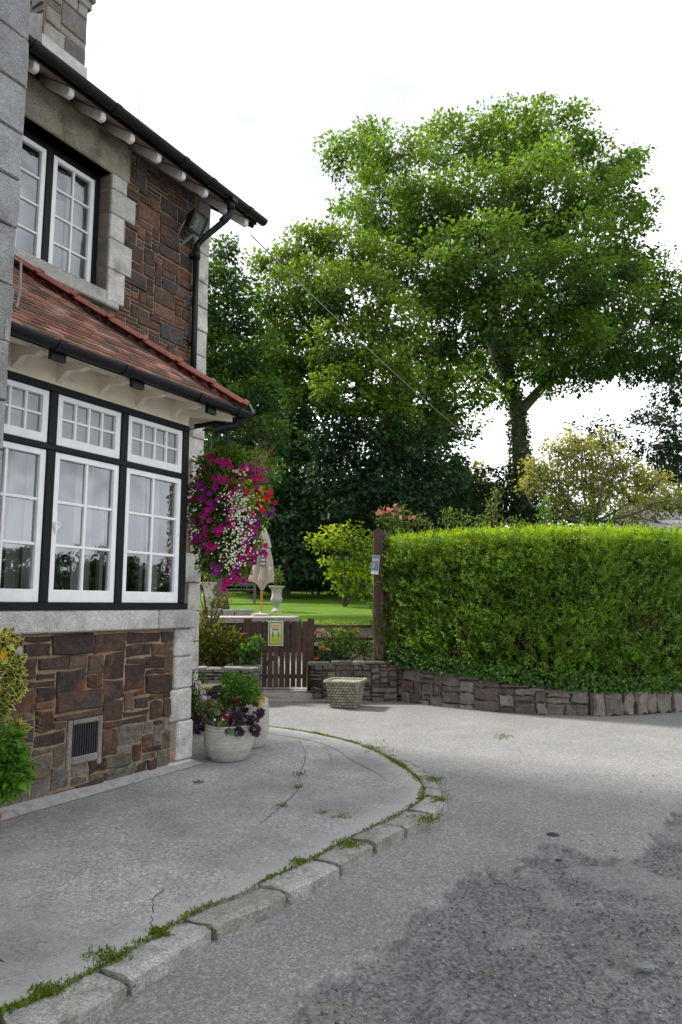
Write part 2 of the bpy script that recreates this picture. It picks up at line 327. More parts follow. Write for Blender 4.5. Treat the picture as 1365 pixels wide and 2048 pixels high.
def asphalt_extra(n, l, c, nzt, ramp, mixc, tc):
    a = n('ShaderNodeAttribute'); a.attribute_name = 'col'; s = n('ShaderNodeSeparateColor'); l(a.outputs['Color'], s.inputs[0])
    worn = mixc(ramp(nzt(45, 6, .75), .38, .62), (.044, .044, .051), (.205, .203, .21))
    worn = mixc(ramp(nzt(2.2, 5, .6), .45, .65, (0, 0, 0, 1), (.6, .6, .6, 1)), worn, mixc(1.0, worn, (1.7, 1.65, 1.55), 'MULTIPLY')); worn = mixc(s.outputs[1], worn, (.22, .20, .17))
    c = mixc(s.outputs[0], c, worn)
    q = n('ShaderNodeMath'); q.operation = 'MULTIPLY'; q.inputs[1].default_value = .6; l(s.outputs[2], q.inputs[0])
    c = mixc(q.outputs[0], c, (.03, .03, .03))
    c = mixc(ramp(nzt(.55, 4, .5), .35, .7, (0, 0, 0, 1), (.55, .55, .55, 1)), c, mixc(1.0, c, (1.15, 1.13, 1.07), 'MULTIPLY'))
    return c
M['road'] = mat('aged_asphalt', (.212, .209, .208), rough=.92, noise_s=1.4, var=.12, speck=.30, speck_s=150, grain=120, extra=asphalt_extra)
road = npmesh('road', V, F, np.stack([wear, dust, edge], 1), M['road'], smooth=True); tag(road, kind='structure')
# far ground to the horizon
g = MB(); g.add([(-900, -600, -.06), (900, -600, -.06), (900, 1200, -.06), (-900, 1200, -.06)], [(0, 1, 2, 3)])
M['grass_far'] = mat('field_grass', (.055, .09, .02), rough=1, noise_s=.3, var=.3)
tag(g.build('ground', M['grass_far']), kind='structure')

# pavement slab and kerb
kin_px = [(-180, 2110), (0, 2028), (110, 1985), (170, 1950), (250, 1905), (310, 1872), (400, 1818), (480, 1790), (530, 1760), (600, 1730), (700, 1675), (770, 1642), (825, 1612), (846, 1590), (838, 1562), (800, 1530), (750, 1503), (700, 1484), (620, 1466), (545, 1455), (470, 1450), (380, 1447)]
kin = [Vector((*gnd(x, y, .1)[:2], 0)) for x, y in kin_px]
def resample(P, step):
    # Catmull-Rom through the points, then even spacing
    Q = []
    for i in range(len(P)-1):
        p0 = P[max(i-1, 0)]; p1 = P[i]; p2 = P[i+1]; p3 = P[min(i+2, len(P)-1)]
        for k in range(12):
            t = k/12; Q.append(.5*((2*p1)+(p2-p0)*t+(2*p0-5*p1+4*p2-p3)*t*t+(3*p1-p0-3*p2+p3)*t**3))
    Q.append(P[-1]); out_ = [Q[0]]; acc = 0
    for a, b in zip(Q, Q[1:]):
        d = (b-a).length
        while acc+d >= step:
            t = (step-acc)/d; a = a.lerp(b, t); out_.append(a.copy()); d = (b-a).length; acc = 0
        acc += d
    return out_
K = resample(kin, .02)
def knorm(i):
    d = (K[min(i+3, len(K)-1)]-K[max(i-3, 0)]).normalized(); return Vector((d.y, -d.x, 0))
pv = MB(); ring = [(p.x, p.y) for p in K[::4]]+[(-4.5, 10.0), (-9, 9), (-9, -6), (-3.2, -3)]
n = len(ring)
def pave_extra(n_, l, c, nzt, ramp, mixc, tc):
    c = mixc(ramp(nzt(1.1, 7, .62), .42, .62, (0, 0, 0, 1), (.75, .75, .75, 1)), c, (.20, .198, .20))
    c = mixc(ramp(nzt(38, 5, .8), .5, .62, (0, 0, 0, 1), (.6, .6, .6, 1)), c, (.08, .08, .085))
    c = mixc(ramp(nzt(.8, 8, .7), .52, .66, (0, 0, 0, 1), (.7, .7, .7, 1)), c, (.36, .355, .34))
    return c
M['pave'] = mat('worn_concrete', (.345, .34, .335), rough=.93, noise_s=3, var=.16, speck=.26, speck_s=150, grain=130, extra=pave_extra)
def pv_h(x, y): return .1+.012*(noise.noise(Vector((x*1.3, y*1.3, 3))))
# fine sheet: grid points inside ring
gx = np.arange(-3.6, 1.0, .05); gy = np.arange(-3, 9.9, .05)
pv.add([(x, y, .1) for x, y in ring]+[(x, y, -.1) for x, y in ring], [tuple(range(n))]+[(i, n+i, n+(i+1) % n, (i+1) % n) for i in range(n)])
tag(pv.build('pavement', M['pave']), kind='structure')
idx = list(range(0, int(len(K)*.9), 4)); ps = MB(); TT = (0, .3, .6, .85, 1.0)
for j, t in enumerate(TT):
    for i in idx:
        wdt = .34+.16*noise.noise(Vector((i*.02, 0, 0))); q = K[i]-knorm(i)*(wdt*t+.001); ps.v.append((q.x, q.y, .104)); ps.c.append((max(0, 1-t*1.02),)*3)
k = len(idx)
for j in range(len(TT)-1):
    for i in range(k-1): ps.f.append((j*k+i, j*k+i+1, (j+1)*k+i+1, (j+1)*k+i)); ps.m.append(0)
def marg_extra(n_, l, c, nzt, ramp, mixc, tc):
    c = pave_extra(n_, l, c, nzt, ramp, mixc, tc)
    a = n_('ShaderNodeAttribute'); a.attribute_name = 'col'; q = n_('ShaderNodeMath'); q.operation = 'MULTIPLY_ADD'; l(nzt(5, 6, .7), q.inputs[0]); q.inputs[1].default_value = 1.3; q.inputs[2].default_value = -.65
    h = n_('ShaderNodeMath'); h.operation = 'ADD'; l(a.outputs['Fac'], h.inputs[0]); l(q.outputs[0], h.inputs[1])
    g_ = n_('ShaderNodeMath'); g_.operation = 'MULTIPLY'; l(ramp(h.outputs[0], .25, .8), g_.inputs[0]); l(a.outputs['Fac'], g_.inputs[1])
    return mixc(g_.outputs[0], c, (.37, .365, .35))
M['pave_margin'] = mat('worn_concrete_edge', (.345, .34, .335), rough=.93, noise_s=3, var=.16, speck=.26, speck_s=150, grain=130, extra=marg_extra)
M['margin'] = mat('smooth_cement', (.33, .325, .315), rough=.9, noise_s=8, var=.15, speck=.12, speck_s=120, extra=lichen(.5, .64, (.22, .22, .22), 14, .9))
tag(ps.build('pavement_margin', M['pave_margin']), kind='structure')
# cracks: thin ragged dark slots
cr = MB()
def crack(pts, wd=.008, zc=.1045):
    P = resample([Vector((*gnd(x, y, .1)[:2], 0)) for x, y in pts], .03)
    A = []; B = []
    for i, p in enumerate(P):
        d = (P[min(i+1, len(P)-1)]-P[max(i-1, 0)]).normalized(); nn = Vector((d.y, -d.x, 0)); o = R.uniform(-.007, .007); ww = wd*R.uniform(.1, .55)
        A.append((p.x+nn.x*(o+ww), p.y+nn.y*(o+ww), zc)); B.append((p.x+nn.x*(o-ww), p.y+nn.y*(o-ww), zc))
    k = len(A); cr.add(A+B, [(j, j+1, k+j+1, k+j) for j in range(k-1)])
crack([(598, 1480), (612, 1510), (600, 1550), (596, 1580), (565, 1612), (520, 1650)], .006); crack([(300, 1865), (305, 1830), (308, 1800), (330, 1780)], .006)
crack([(640, 1618), (660, 1632), (715, 1634)], .004)
crack([(630, 1472), (655, 1500), (668, 1540)], .003)
M['gap'] = mat('dark_crack', (.04, .04, .035), rough=1)
tag(cr.build('pavement_cracks', M['gap']), kind='structure')
# kerb stones
kerb = thing('kerb', None, None, kind='structure')
kb_len = [.44, .54, .54, .50, .44, .40, .40, .42, .24, .22, .22, .2, .26, .22, .3, .26, .3, .24, .3, .3, .4, .3]
M['kerbstone'] = mat('granite_kerb', attr=True, rough=.92, noise_s=8, var=.2, speck=.3, speck_s=140, bump=.010, bump_s=45, dark=(.12, .115, .085), dark_s=9, dark_amt=.6, extra=lichen(.56, .7, (.42, .42, .37), 13, .5))
s0 = 14; KJ = []
for li, Lg in enumerate(kb_len):
    nst = int(Lg/.02); i0 = s0+1; i1 = min(s0+nst-1, len(K)-2)
    if i1 <= i0+3: break
    KJ.append(s0)
    wd = (.205 if li < 8 else .15)+R.uniform(-.012, .012); ht = .104+R.uniform(-.005, .005); ht -= .022*min(1, max(0, li-8)/6); tilt = R.uniform(-.01, .012)
    mb = MB(); m = 9; nu = max(6, nst//2); col = R.choice([(.30, .295, .275), (.34, .335, .32), (.27, .26, .235)])
    vs = []; fs = []
    for a in range(nu+1):
        i = int(i0+(i1-i0)*a/nu); p = K[i]; nn = knorm(i); e = min(a, nu-a)/nu
        er = 1-.035*max(0, 1-e*nu/1.0)
        for b in range(m):
            t = b/(m-1)
            if b == 0: off, z = .006, -.05
            elif b == m-1: off, z = wd, -.06
            elif b == m-2: off, z = wd*.995, .03
            else:
                u = (b-1)/(m-4); off = .006+(wd*.93)*min(u, 1); z = ht*er+tilt*(u-.5)-.006*(2*u-1)**6
                if b == m-3: off = wd*.99; z = ht*er-.012
            nv = noise.noise(Vector((p.x*9, p.y*9, b*.9+li)))
            q = p+nn*(off+nv*.007)
            endin = (.014*(2*t-1)**4+.006*nv) * (1 if a == 0 else -1 if a == nu else 0)
            d = Vector((-nn.y, nn.x, 0)); q = q+d*endin
            vs.append((q.x, q.y, z+(nv*.006 if 0 < b < m-1 else 0)))
    for a in range(nu):
        for b in range(m-1): fs.append((a*m+b, (a+1)*m+b, (a+1)*m+b+1, a*m+b+1))
    fs += [tuple(range(m)), tuple(nu*m+b for b in range(m-1, -1, -1))]
    mb.add(vs, fs, col); o = mb.build('kerb_stone', M['kerbstone'], kerb, smooth=False)
    s0 += nst

# ================================================================== HOUSE
house = thing('stone_house', 'brown stone house with granite quoins, black framed bay window and black gutters', 'house', tuple(HO), HA)
fr = lambda a, z, d: (a, -d, z)              # main wall face (y=0)
fb = lambda a, z, d: (a, -1.25-d, z)         # bay face
rnd = random.Random(21)
# --- upper main wall
wl = MB()
WX0, WX1, WZ0, WZ1 = -3.02, -1.66, 5.06, 6.50
for b in ((-4.0, WX0, 0, .35, 3.4, 6.98), (WX1, 0, 0, .35, 3.4, 6.98), (WX0, WX1, 0, .35, 3.4, WZ0), (WX0, WX1, 0, .35, WZ1, 6.98), (-1.52, 0, 0, .35, 0, 3.4)): wl.box(*b, m=1)
wl.box(-.35, 0, .35, 7, 0, 6.98, m=1)
wl.add([(-.3, 0, 6.98), (0, 0, 6.98), (0, 7, 6.98), (-.3, 7, 6.98), (-.3, 3.5, 9.3), (0, 3.5, 9.3)], [(1, 2, 5), (0, 4, 3), (0, 1, 5, 4), (2, 3, 4, 5)], m=1)
wall_face(wl, fr, -3.9, -.28, 4.3, 6.96, rnd, holes=[(-3.9, -1.42, 5.0, 7.0)], cw=.06, chh=.052, cols=BROWN+[(.20, .11, .065), (.10, .09, .09)])
wall_face(wl, lambda a, z, d: (d, a, z), .2, 7, .1, 6.9, rnd)
wl.build('wall', [M['stone'], M['mortar']], house)
# --- granite dressings
gq = MB(); G = [(.50, .49, .46), (.54, .53, .50), (.45, .44, .41), (.51, .50, .47)]
z = .1; k = 0
while z < 6.9:
    h = min(rnd.uniform(.30, .40), 6.96-z); wdt = .30 if k % 2 else .22
    hi = z > 5.9
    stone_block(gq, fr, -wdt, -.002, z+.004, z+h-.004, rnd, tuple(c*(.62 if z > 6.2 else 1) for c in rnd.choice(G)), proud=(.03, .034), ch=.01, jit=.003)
    stone_block(gq, lambda a, zz_, d: (d-.01, a, zz_), .0, .30 if k % 2 == 0 else .42, z+.004, z+h-.004, rnd, rnd.choice(G), proud=(.03, .034), ch=.01, jit=.003)
    z += h; k += 1
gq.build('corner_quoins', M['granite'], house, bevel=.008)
gq = MB()
z = WZ0-.08; k = 0; zt = [5.36, 5.72, 6.02, 6.32, 6.50]
zp = WZ0-.08
for k, zt_ in enumerate(zt):
    xr = (-1.42, -1.33, -1.46, -1.30, -1.44)[k]
    gq.box(WX1+.0, xr, -.034, .22, zp+.004, zt_-.004, rnd.choice(G)); zp = zt_
gq.build('window_jamb', M['granite'], house, bevel=.008)
gq = MB(); gq.box(WX0-.3, WX0, -.034, .22, WZ0, WZ1, rnd.choice(G)); gq.build('window_jamb', M['granite'], house, bevel=.008)
ln = MB(); ln.box(WX0-.35, -1.40, -.03, .24, WZ1, 6.93, (.30, .28, .22)); ln.build('lintel', M['granite_stained'], house, bevel=.012)
sl_ = MB(); sl_.box(WX0-.2, -1.70, -.075, .24, 4.90, WZ0, (.42, .41, .39)); sl_.box(WX0-.2, -1.50, -.05, .2, 4.905, 4.98, (.42, .41, .39)); sl_.build('window_sill', M['granite'], house, bevel=.012)

def frame_mesh(mb, x0, x1, z0, z1, y, st, rt_, rb, nx, nz, bar=.022, dp=.05, ends=False):
    """casement: stiles, rails and glazing bars, x along, y front face"""
    mb.box(x0, x0+st, y, y+dp, z0, z1); mb.box(x1-st, x1, y, y+dp, z0, z1)
    mb.box(x0+st, x1-st, y, y+dp, z1-rt_, z1); mb.box(x0+st, x1-st, y, y+dp, z0, z0+rb)
    a0, a1, c0, c1 = x0+st, x1-st, z0+rb, z1-rt_
    for i in range(1, nx): xx = a0+(a1-a0)*i/nx; mb.box(xx-bar/2, xx+bar/2, y+.010, y+dp-.006, c0, c1)
    for i in range(1, nz):
        zc = c0+(c1-c0)*i/nz
        for k in range(nx):
            p = a0+(a1-a0)*k/nx+(bar/2 if k else 0); q_ = a0+(a1-a0)*(k+1)/nx-(bar/2 if k < nx-1 else 0)
            mb.box(p, q_, y+.012, y+dp-.008, zc-bar/2, zc+bar/2)
    return a0, a1, c0, c1
def casement(x0, x1, z0, z1, y, nx, nz, st=.055, rt_=.05, rb=.08, bar=.022):
    mb = MB(); a0, a1, c0, c1 = frame_mesh(mb, x0, x1, z0, z1, y, st, rt_, rb, nx, nz, bar)
    o = mb.build('casement', M['white_paint'], house, bevel=.004)
    gl = MB(); gl.add([(a0-.005, y+.032, c0-.005), (a1+.005, y+.032, c0-.005), (a1+.005, y+.032, c1+.005), (a0-.005, y+.032, c1+.005)], [(0, 1, 2, 3)])
    gl.build('glass', M['glass'], o); return o
# upper window
uf = MB(); y = .17
uf.box(WX0, WX0+.06, y, y+.09, WZ0, WZ1); uf.box(WX1-.06, WX1, y, y+.09, WZ0, WZ1); uf.box(WX0+.06, WX1-.06, y, y+.09, WZ1-.06, WZ1); uf.box(-2.365, -2.285, y, y+.09, WZ0, WZ1-.06)
uf.build('upper_window_frame', M['black_paint'], house, bevel=.004)
casement(-2.96, -2.37, WZ0+.003, WZ1-.065, y+.012, 2, 4, rb=.09); casement(-2.28, -1.725, WZ0+.003, WZ1-.065, y+.012, 2, 4, rb=.09)
rm = MB(); rm.add([(-3.9, .36, 4.0), (-.4, .36, 4.0), (-.4, 3.4, 4.0), (-3.9, 3.4, 4.0), (-3.9, .36, 6.8), (-.4, .36, 6.8), (-.4, 3.4, 6.8), (-3.9, 3.4, 6.8)],
      [(0, 1, 2, 3), (7, 6, 5, 4), (1, 5, 6, 2), (2, 6, 7, 3), (3, 7, 4, 0)]); rm.build('upper_room', M['room_dark'], house)
cu = MB()
def drape(mb, x0, x1, y, z0, z1, amp=.025, fq=40, nz=2):
    n = max(8, int((x1-x0)*60)); vs = []
    for j in range(nz+1):
        for i in range(n+1):
            xx = x0+(x1-x0)*i/n; vs.append((xx, y+amp*sin(xx*fq)+amp*.4*sin(xx*fq*2.3+j), z0+(z1-z0)*j/nz))
    mb.add(vs, [(j*(n+1)+i, j*(n+1)+i+1, (j+1)*(n+1)+i+1, (j+1)*(n+1)+i) for j in range(nz) for i in range(n)])
drape(cu, -2.98, -1.95, .42, WZ0-.1, 6.12, .012, 30); drape(cu, -1.95, -1.68, .36, WZ0-.1, WZ1, .02, 60)
cu.build('upper_curtain', M['curtain'], house, smooth=True)

# --- bay base
bw = MB(); BX0 = -4.05; BX1 = -1.51
bw.box(BX0, BX1, -1.25, -1.0, -.05, 1.385, m=1); bw.box(BX1-.25, BX1, -1.0, 0, -.05, 1.385, m=1)
rnd = random.Random(5)
wall_face(bw, fb, -4.0, -1.745, .06, 1.375, rnd, cols=[(.070, .043, .034), (.10, .056, .038), (.055, .040, .034), (.13, .070, .042), (.08, .052, .042), (.15, .095, .06)], cw=.060, chh=.058, gap=.014, holes=[(-2.94, -2.56, .34, .70)], grey_low=.5, jit=.012)
wall_face(bw, lambda a, z_, d: (BX1+d, a, z_), -.95, -.1, .06, 1.375, rnd)
bw.build('bay_wall', [M['stone'], M['mortar']], house)
bq = MB(); zz_ = -.02; zs = [.14, .42, .78, 1.10, 1.385]; ws = [-1.78, -1.66, -1.72, -1.76, -1.70]
zp = -.05; xl = [-1.80, -1.70, -1.78, -1.74, -1.745]
for k, zt_ in enumerate([.16, .52, .82, 1.12, 1.385]):
    bq.box(xl[k], BX1+(.03 if k < 2 else .012), -1.285-(.012 if k < 2 else 0), -.98, zp+.003, zt_-.003, rnd.choice(G)); zp = zt_
bq.build('bay_quoin', M['granite'], house, bevel=.016)
bq = MB(); bq.box(-3.62, -3.36, -1.272, -1.2, 1.02, 1.30, (.40, .38, .36)); bq.build('pale_block', M['granite'], house, bevel=.016)
bs = MB(); bs.box(BX0, -2.0, -1.31, -.98, 1.39, 1.565, (.54, .53, .51)); bs.box(-1.995, BX1+.02, -1.312, -.98, 1.388, 1.563, (.42, .41, .39)); bs.box(BX1-.3, BX1+.02, -.975, 0, 1.39, 1.56, (.42, .41, .39))
bs.build('bay_sill', M['granite'], house, bevel=.012)
# vent
vt = MB(); vt.box(-2.92, -2.875, -1.275, -1.2, .30, .69, (.24, .22, .19)); vt.box(-2.615, -2.57, -1.275, -1.2, .30, .69, (.24, .22, .19)); vt.box(-2.875, -2.615, -1.275, -1.2, .34, .40, (.24, .22, .19)); vt.box(-2.875, -2.615, -1.275, -1.2, .65, .69, (.24, .22, .19))
vt.build('vent_surround', M['granite'], house, bevel=.008)
vg = MB()
for i in range(11): vg.box(-2.868+i*.0235, -2.855+i*.0235, -1.268, -1.245, .405, .645)
vg.box(-2.874, -2.616, -1.26, -1.255, .401, .414); vg.box(-2.874, -2.616, -1.26, -1.255, .636, .649)
vg.build('vent_grille', M['iron'], house)
# --- bay window frame (black)
bf = MB(); y = -1.285; FX1 = -1.635
XM = [-3.965, -3.215, -2.465]; FT = 3.375
bf.box(BX0, FX1, y, y+.11, 3.315, FT)              # head
bf.box(BX0, FX1, y, y+.11, 2.835, 2.885)           # transom
bf.box(BX0, FX1, y-.03, y+.11, 1.567, 1.625)       # bottom rail
for x in XM:
    for a, b in ((1.625, 2.835), (2.885, 3.315)): bf.box(x-.038, x+.038, y+.003, y+.10, a, b)
bf.box(-1.715, FX1, y+.003, y+.10, 1.625, 2.835); bf.box(-1.715, FX1, y+.003, y+.10, 2.885, 3.315)
bf.box(FX1-.08, FX1, y+.11, 0, 3.3, FT); bf.box(FX1-.08, FX1, y+.11, 0, 1.567, 1.63); bf.box(FX1-.08, FX1, -.66, -.58, 1.63, 3.3); bf.box(FX1-.08, FX1, -.08, -.003, 1.63, 3.3)
bf.build('bay_window_frame', M['black_paint'], house, bevel=.004)
ed = [(-3.927, -3.253), (-3.177, -2.503), (-2.427, -1.715)]
for a, b in ed:
    casement(a+.003, b-.003, 2.888, 3.312, y+.018, 4, 2, st=.055, rt_=.045, rb=.075, bar=.02)
    casement(a+.003, b-.003, 1.628, 2.832, y+.018, 2, 3, st=.052, rt_=.05, rb=.10, bar=.024)
# end casements (face along the wall), seen only from the side
def end_casement(y0, y1):
    mb = MB(); frame_mesh(mb, y0, y1, 1.633, 3.297, 0, .05, .05, .1, 2, 4)
    mb.v = [(FX1-.012-q_[1], q_[0], q_[2]) for q_ in mb.v]; o = mb.build('casement', M['white_paint'], house)
    gl = MB(); gl.add([(FX1-.04, y0+.05, 1.73), (FX1-.04, y1-.05, 1.73), (FX1-.04, y1-.05, 3.25), (FX1-.04, y0+.05, 3.25)], [(0, 1, 2, 3)]); gl.build('glass', M['glass'], o)
end_casement(-1.17, -.665); end_casement(-.575, -.085)
# casement latch ring
lt = MB(); lt.tube([(-3.135+.03*cos(a), y+.006, 2.24+.03*sin(a)) for a in np.linspace(0, 2*pi, 13)], .005, 6); lt.box(-3.15, -3.135, y-.002, y+.016, 2.18, 2.27); lt.build('window_latch', M['white_paint'], house)
# room behind the bay
rb_ = MB(); a0, a1, b0, b1, c0, c1 = BX0, FX1-.09, -1.16, 2.6, .9, 3.42
rb_.add([(a0, b0, c0), (-1.52, b0, c0), (-1.52, b1, c0), (a0, b1, c0), (a0, b0, c1), (-1.52, b0, c1), (-1.52, b1, c1), (a0, b1, c1)], [(0, 1, 2, 3), (7, 6, 5, 4), (2, 6, 7, 3), (3, 7, 4, 0)])
rb_.add([(-1.53, .02, c0), (-1.53, b1, c0), (-1.53, b1, c1), (-1.53, .02, c1)], [(0, 1, 2, 3)])
rb_.build('bay_room', M['room'], house)
bc = MB(); 
for x0, x1, yy in ((-3.80, -3.66, -1.0), (-3.05, -2.9, -.75), (-2.72, -2.50, -.95), (-1.93, -1.76, -1.03), (-3.35, -3.2, -.95)): drape(bc, x0, x1, yy, 1.5, 3.3, .018, 70)
bc.build('bay_bright_bands', M['curtain'], house, smooth=True)  # pale strips added to stand in for bright windows seen across the room
bl = MB(); bl.box(-4.0, -1.75, -1.10, -1.095, 2.93, 3.3); bl.build('bay_blind', M['curtain'], house)
ft = MB()   # chair backs and a table inside
for x0 in (-3.05, -2.75): ft.box(x0, x0+.26, -.9, -.86, 1.0, 1.76); 
ft.box(-3.6, -2.2, -.6, .2, 1.5, 1.55); ft.box(-3.95, -2.0, 1.2, 1.25, 1.0, 2.1); ft.box(-3.3, -3.1, .6, .65, 1.0, 2.6)
ft.build('bay_furniture', M['room_dark'], house)

# --- bay frieze, soffit, brackets, roof
EZ = 3.56; EY = -1.65; EX = -1.29; SA = atan(1.34/1.65)
cf = MB(); cf.box(BX0, FX1+.0, -1.27, -1.15, FT+.002, 3.62); cf.box(FX1-.1, FX1+.004, -1.15, 0, FT+.002, 3.62)
cf.build('bay_frieze', M['cream_paint'], house)
sf = MB()
sf.add([(BX0, -1.27, 3.60), (FX1, -1.27, 3.60), (EX-.03, EY+.03, 3.50), (BX0, EY+.03, 3.50), (FX1, 0, 3.60), (EX-.03, 0, 3.50)], [(0, 1, 2, 3), (1, 4, 5, 2)])
for i in range(1, 4):   # boards
    t = i/4; yb = -1.27-(.33)*t; zb = 3.60-.1*t; sf.box(BX0, FX1+.36*t, yb-.004, yb+.004, zb-.012, zb-.002)
sf.build('bay_soffit', M['cream_paint'], house)
bk = MB()
def bracket(mb, x, along_y=True, yb=None):
    # curved painted rafter foot: an S profile in the plane, 45 mm thick
    prof = [(0, 3.40), (0, 3.585), (.34, 3.505), (.35, 3.47), (.28, 3.455), (.20, 3.47), (.12, 3.475), (.05, 3.43)]
    for s, t_ in ((-1, 1),):
        A = [((x-.024, -1.27-p, z) if along_y else (FX1+.004+p, yb-.024, z)) for p, z in prof]
        B = [((x+.024, -1.27-p, z) if along_y else (FX1+.004+p, yb+.024, z)) for p, z in prof]
        k = len(prof); mb.add(A+B, [tuple(range(k)), tuple(range(2*k-1, k-1, -1))]+[(i, k+i, k+(i+1) % k, (i+1) % k) for i in range(k)])
for x in (-3.99, -3.59, -3.18, -2.76, -2.33, -1.88): bk = MB(); bracket(bk, x); bk.build('bay_bracket', M['cream_paint'], house)
for yb in (-1.0, -.62, -.24): bk = MB(); bracket(bk, 0, False, yb); bk.build('bay_bracket', M['cream_paint'], house)
bk = MB()
# diagonal corner piece
bk.bar((FX1-.02, -1.25, 3.52), (EX-.06, EY+.06, 3.49), .05, .09)
bk.build('bay_bracket', M['cream_paint'], house)
rt = MB(); rnd = random.Random(9)
TC = [(.20, .075, .05), (.15, .06, .042), (.26, .11, .08), (.11, .06, .045), (.085, .06, .045), (.30, .16, .13), (.18, .085, .06)]
ca_, sa_ = cos(SA), sin(SA)
def roofpt(side, a, s, h):
    # side 0: front slope (a = x), side 1: end slope (a = y)
    if side == 0: return (a, EY+s*ca_-h*sa_, EZ+s*sa_+h*ca_)
    return (EX-s*ca_+h*sa_, a, EZ+s*sa_+h*ca_)
SL = 1.65/ca_
rt.add([(BX0+.05, EY, EZ-.006), (EX, EY, EZ-.006), (EX-1.65, 0, 4.894), (BX0+.05, 0, 4.894), (EX, 0, EZ-.006)], [(0, 1, 2, 3), (1, 4, 2)], (.06, .04, .03))
for side in (0, 1):
    r = 0
    while r*.095 < SL-.02:
        s = r*.095; cut = s*ca_
        lo, hi = (BX0+.05, EX-cut) if side == 0 else (EY+cut, 0)
        a = lo-.165*(.5 if r % 2 else 0) if side == 1 else lo-(.08 if r % 2 else 0)
        while a < hi:
            p = max(a, lo)+.002; q_ = min(a+.163, hi)
            if q_-p > .02:
                c = rnd.choice(TC); kk = rnd.uniform(.8, 1.25); c = tuple(v*kk for v in c); lift = rnd.uniform(.014, .022); e = rnd.uniform(-.004, .004)
                P = lambda aa, ss, hh: roofpt(side, aa, ss, hh)
                s1 = min(s+.12, SL)
                vs = [P(p, s-.012+e, lift-.010), P(q_, s-.012+e, lift-.010), P(q_, s1, .004), P(p, s1, .004), P(p, s-.012+e, lift+.004), P(q_, s-.012+e, lift+.004), P(q_, s1, .010), P(p, s1, .010)]
                rt.add(vs, [(0, 3, 2, 1), (4, 5, 6, 7), (0, 1, 5, 4), (1, 2, 6, 5), (3, 0, 4, 7)], c)
            a += .165
        r += 1
rt.build('bay_roof', M['tile'], house)
rg = MB(); A = Vector((EX+.03, EY-.03, EZ+.03)); B = Vector((EX-1.63, -.02, 4.945)); nseg = 7; d = (B-A); dn = d.normalized(); sx = dn.cross(Vector((0, 0, 1))).normalized(); up_ = sx.cross(dn)
for k in range(nseg):
    p = A+d*(k/nseg); q_ = A+d*((k+1)/nseg)+dn*.02; vs = []; m = 9; e = rnd.uniform(-.006, .006)
    for (pp, rr, hh) in ((p, .108, .012), (p+dn*.05, .11, .014), (p+dn*.055, .101, .006), (q_, .098, 0)):
        for j in range(m):
            t = -1.25+2.5*j/(m-1); vs.append(pp+sx*(rr*sin(t)+e)+up_*(rr*cos(t)-.035+hh))
        for j in range(m):
            t = 1.25-2.5*j/(m-1); vs.append(pp+sx*((rr-.016)*sin(t)+e)+up_*((rr-.016)*cos(t)-.035+hh))
    mm = 2*m; fs = [(i*mm+j, i*mm+(j+1) % mm, (i+1)*mm+(j+1) % mm, (i+1)*mm+j) for i in range(3) for j in range(mm)]
    fs += [tuple(range(mm-1, -1, -1)), tuple(3*mm+j for j in range(mm))]
    rg.add(vs, fs)
rg.build('bay_ridge_tiles', M['ridge'], house, smooth=False)
# mortar bed + lead against the wall
fl = MB(); fl.add([(BX0, -.035, 4.90), (EX-1.62, -.035, 4.92), (EX-1.62, -.035, 5.0), (BX0, -.035, 5.0)], [(0, 1, 2, 3)]); 
fl.build('lead_flashing', M['lead'], house)
def gutter(mb, a, b, r=.062, collars=()):
    a = Vector(a); b = Vector(b); d = (b-a).normalized(); s = d.cross(Vector((0, 0, 1))).normalized(); n_ = 12
    def sec(p, rr, ri):
        o = [p+s*rr*cos(t)-Vector((0, 0, 1))*rr*sin(t) for t in np.linspace(0, pi, n_)]
        i_ = [p+s*ri*cos(t)-Vector((0, 0, 1))*ri*sin(t) for t in np.linspace(pi, 0, n_)]
        return o+i_
    def run(p, q_, rr, ri):
        k = 2*n_; mb.add(sec(p, rr, ri)+sec(q_, rr, ri), [(j, (j+1) % k, k+(j+1) % k, k+j) for j in range(k)]+[tuple(range(k-1, -1, -1)), tuple(range(k, 2*k))])
    run(a, b, r, r-.006)
    # end caps
    for p in (a, b): mb.add([p+s*r*cos(t)-Vector((0, 0, 1))*r*sin(t) for t in np.linspace(0, pi, n_)]+[p+d*.006+s*r*cos(t)-Vector((0, 0, 1))*r*sin(t) for t in np.linspace(0, pi, n_)], [tuple(range(n_)), tuple(range(2*n_-1, n_-1, -1))])
    for x in collars:
        p = a+d*x; run(p-d*.035, p+d*.035, r+.010, r-.001)
gt = MB(); gutter(gt, (BX0+.02, -1.70, 3.545), (EX+.07, -1.70, 3.545), .062, collars=(.5, 1.15, 2.05, 2.62)); gutter(gt, (EX+.08, -1.69, 3.545), (EX+.08, 0, 3.545), .06, collars=(.4, 1.1))
gt.box(-3.55, -3.42, -1.66, -1.62, 3.43, 3.50); gt.box(-2.75, -2.62, -1.66, -1.62, 3.43, 3.50); gt.box(-1.80, -1.68, -1.66, -1.62, 3.43, 3.50)
# corner outlet and stub of pipe running back under the soffit to the wall
gt.tube([(EX+.02, -1.62, 3.50), (EX+.0, -1.58, 3.42), (EX-.08, -1.50, 3.40), (EX-.16, -1.42, 3.36)], .045, 10); gt.tube([(EX+.03, -1.64, 3.53), (EX+.02, -1.61, 3.46)], .06, 10)
gt.build('bay_gutter', M['plastic'], house, smooth=False)
lw = MB(); lw.tube([(EX+.12, -1.72, 3.56), (EX+.13, -1.66, 3.66), (EX+.10, -1.55, 3.72), (EX+.02, -1.42, 3.70)], .012, 6); lw.build('gutter_strap', M['lead'], house)

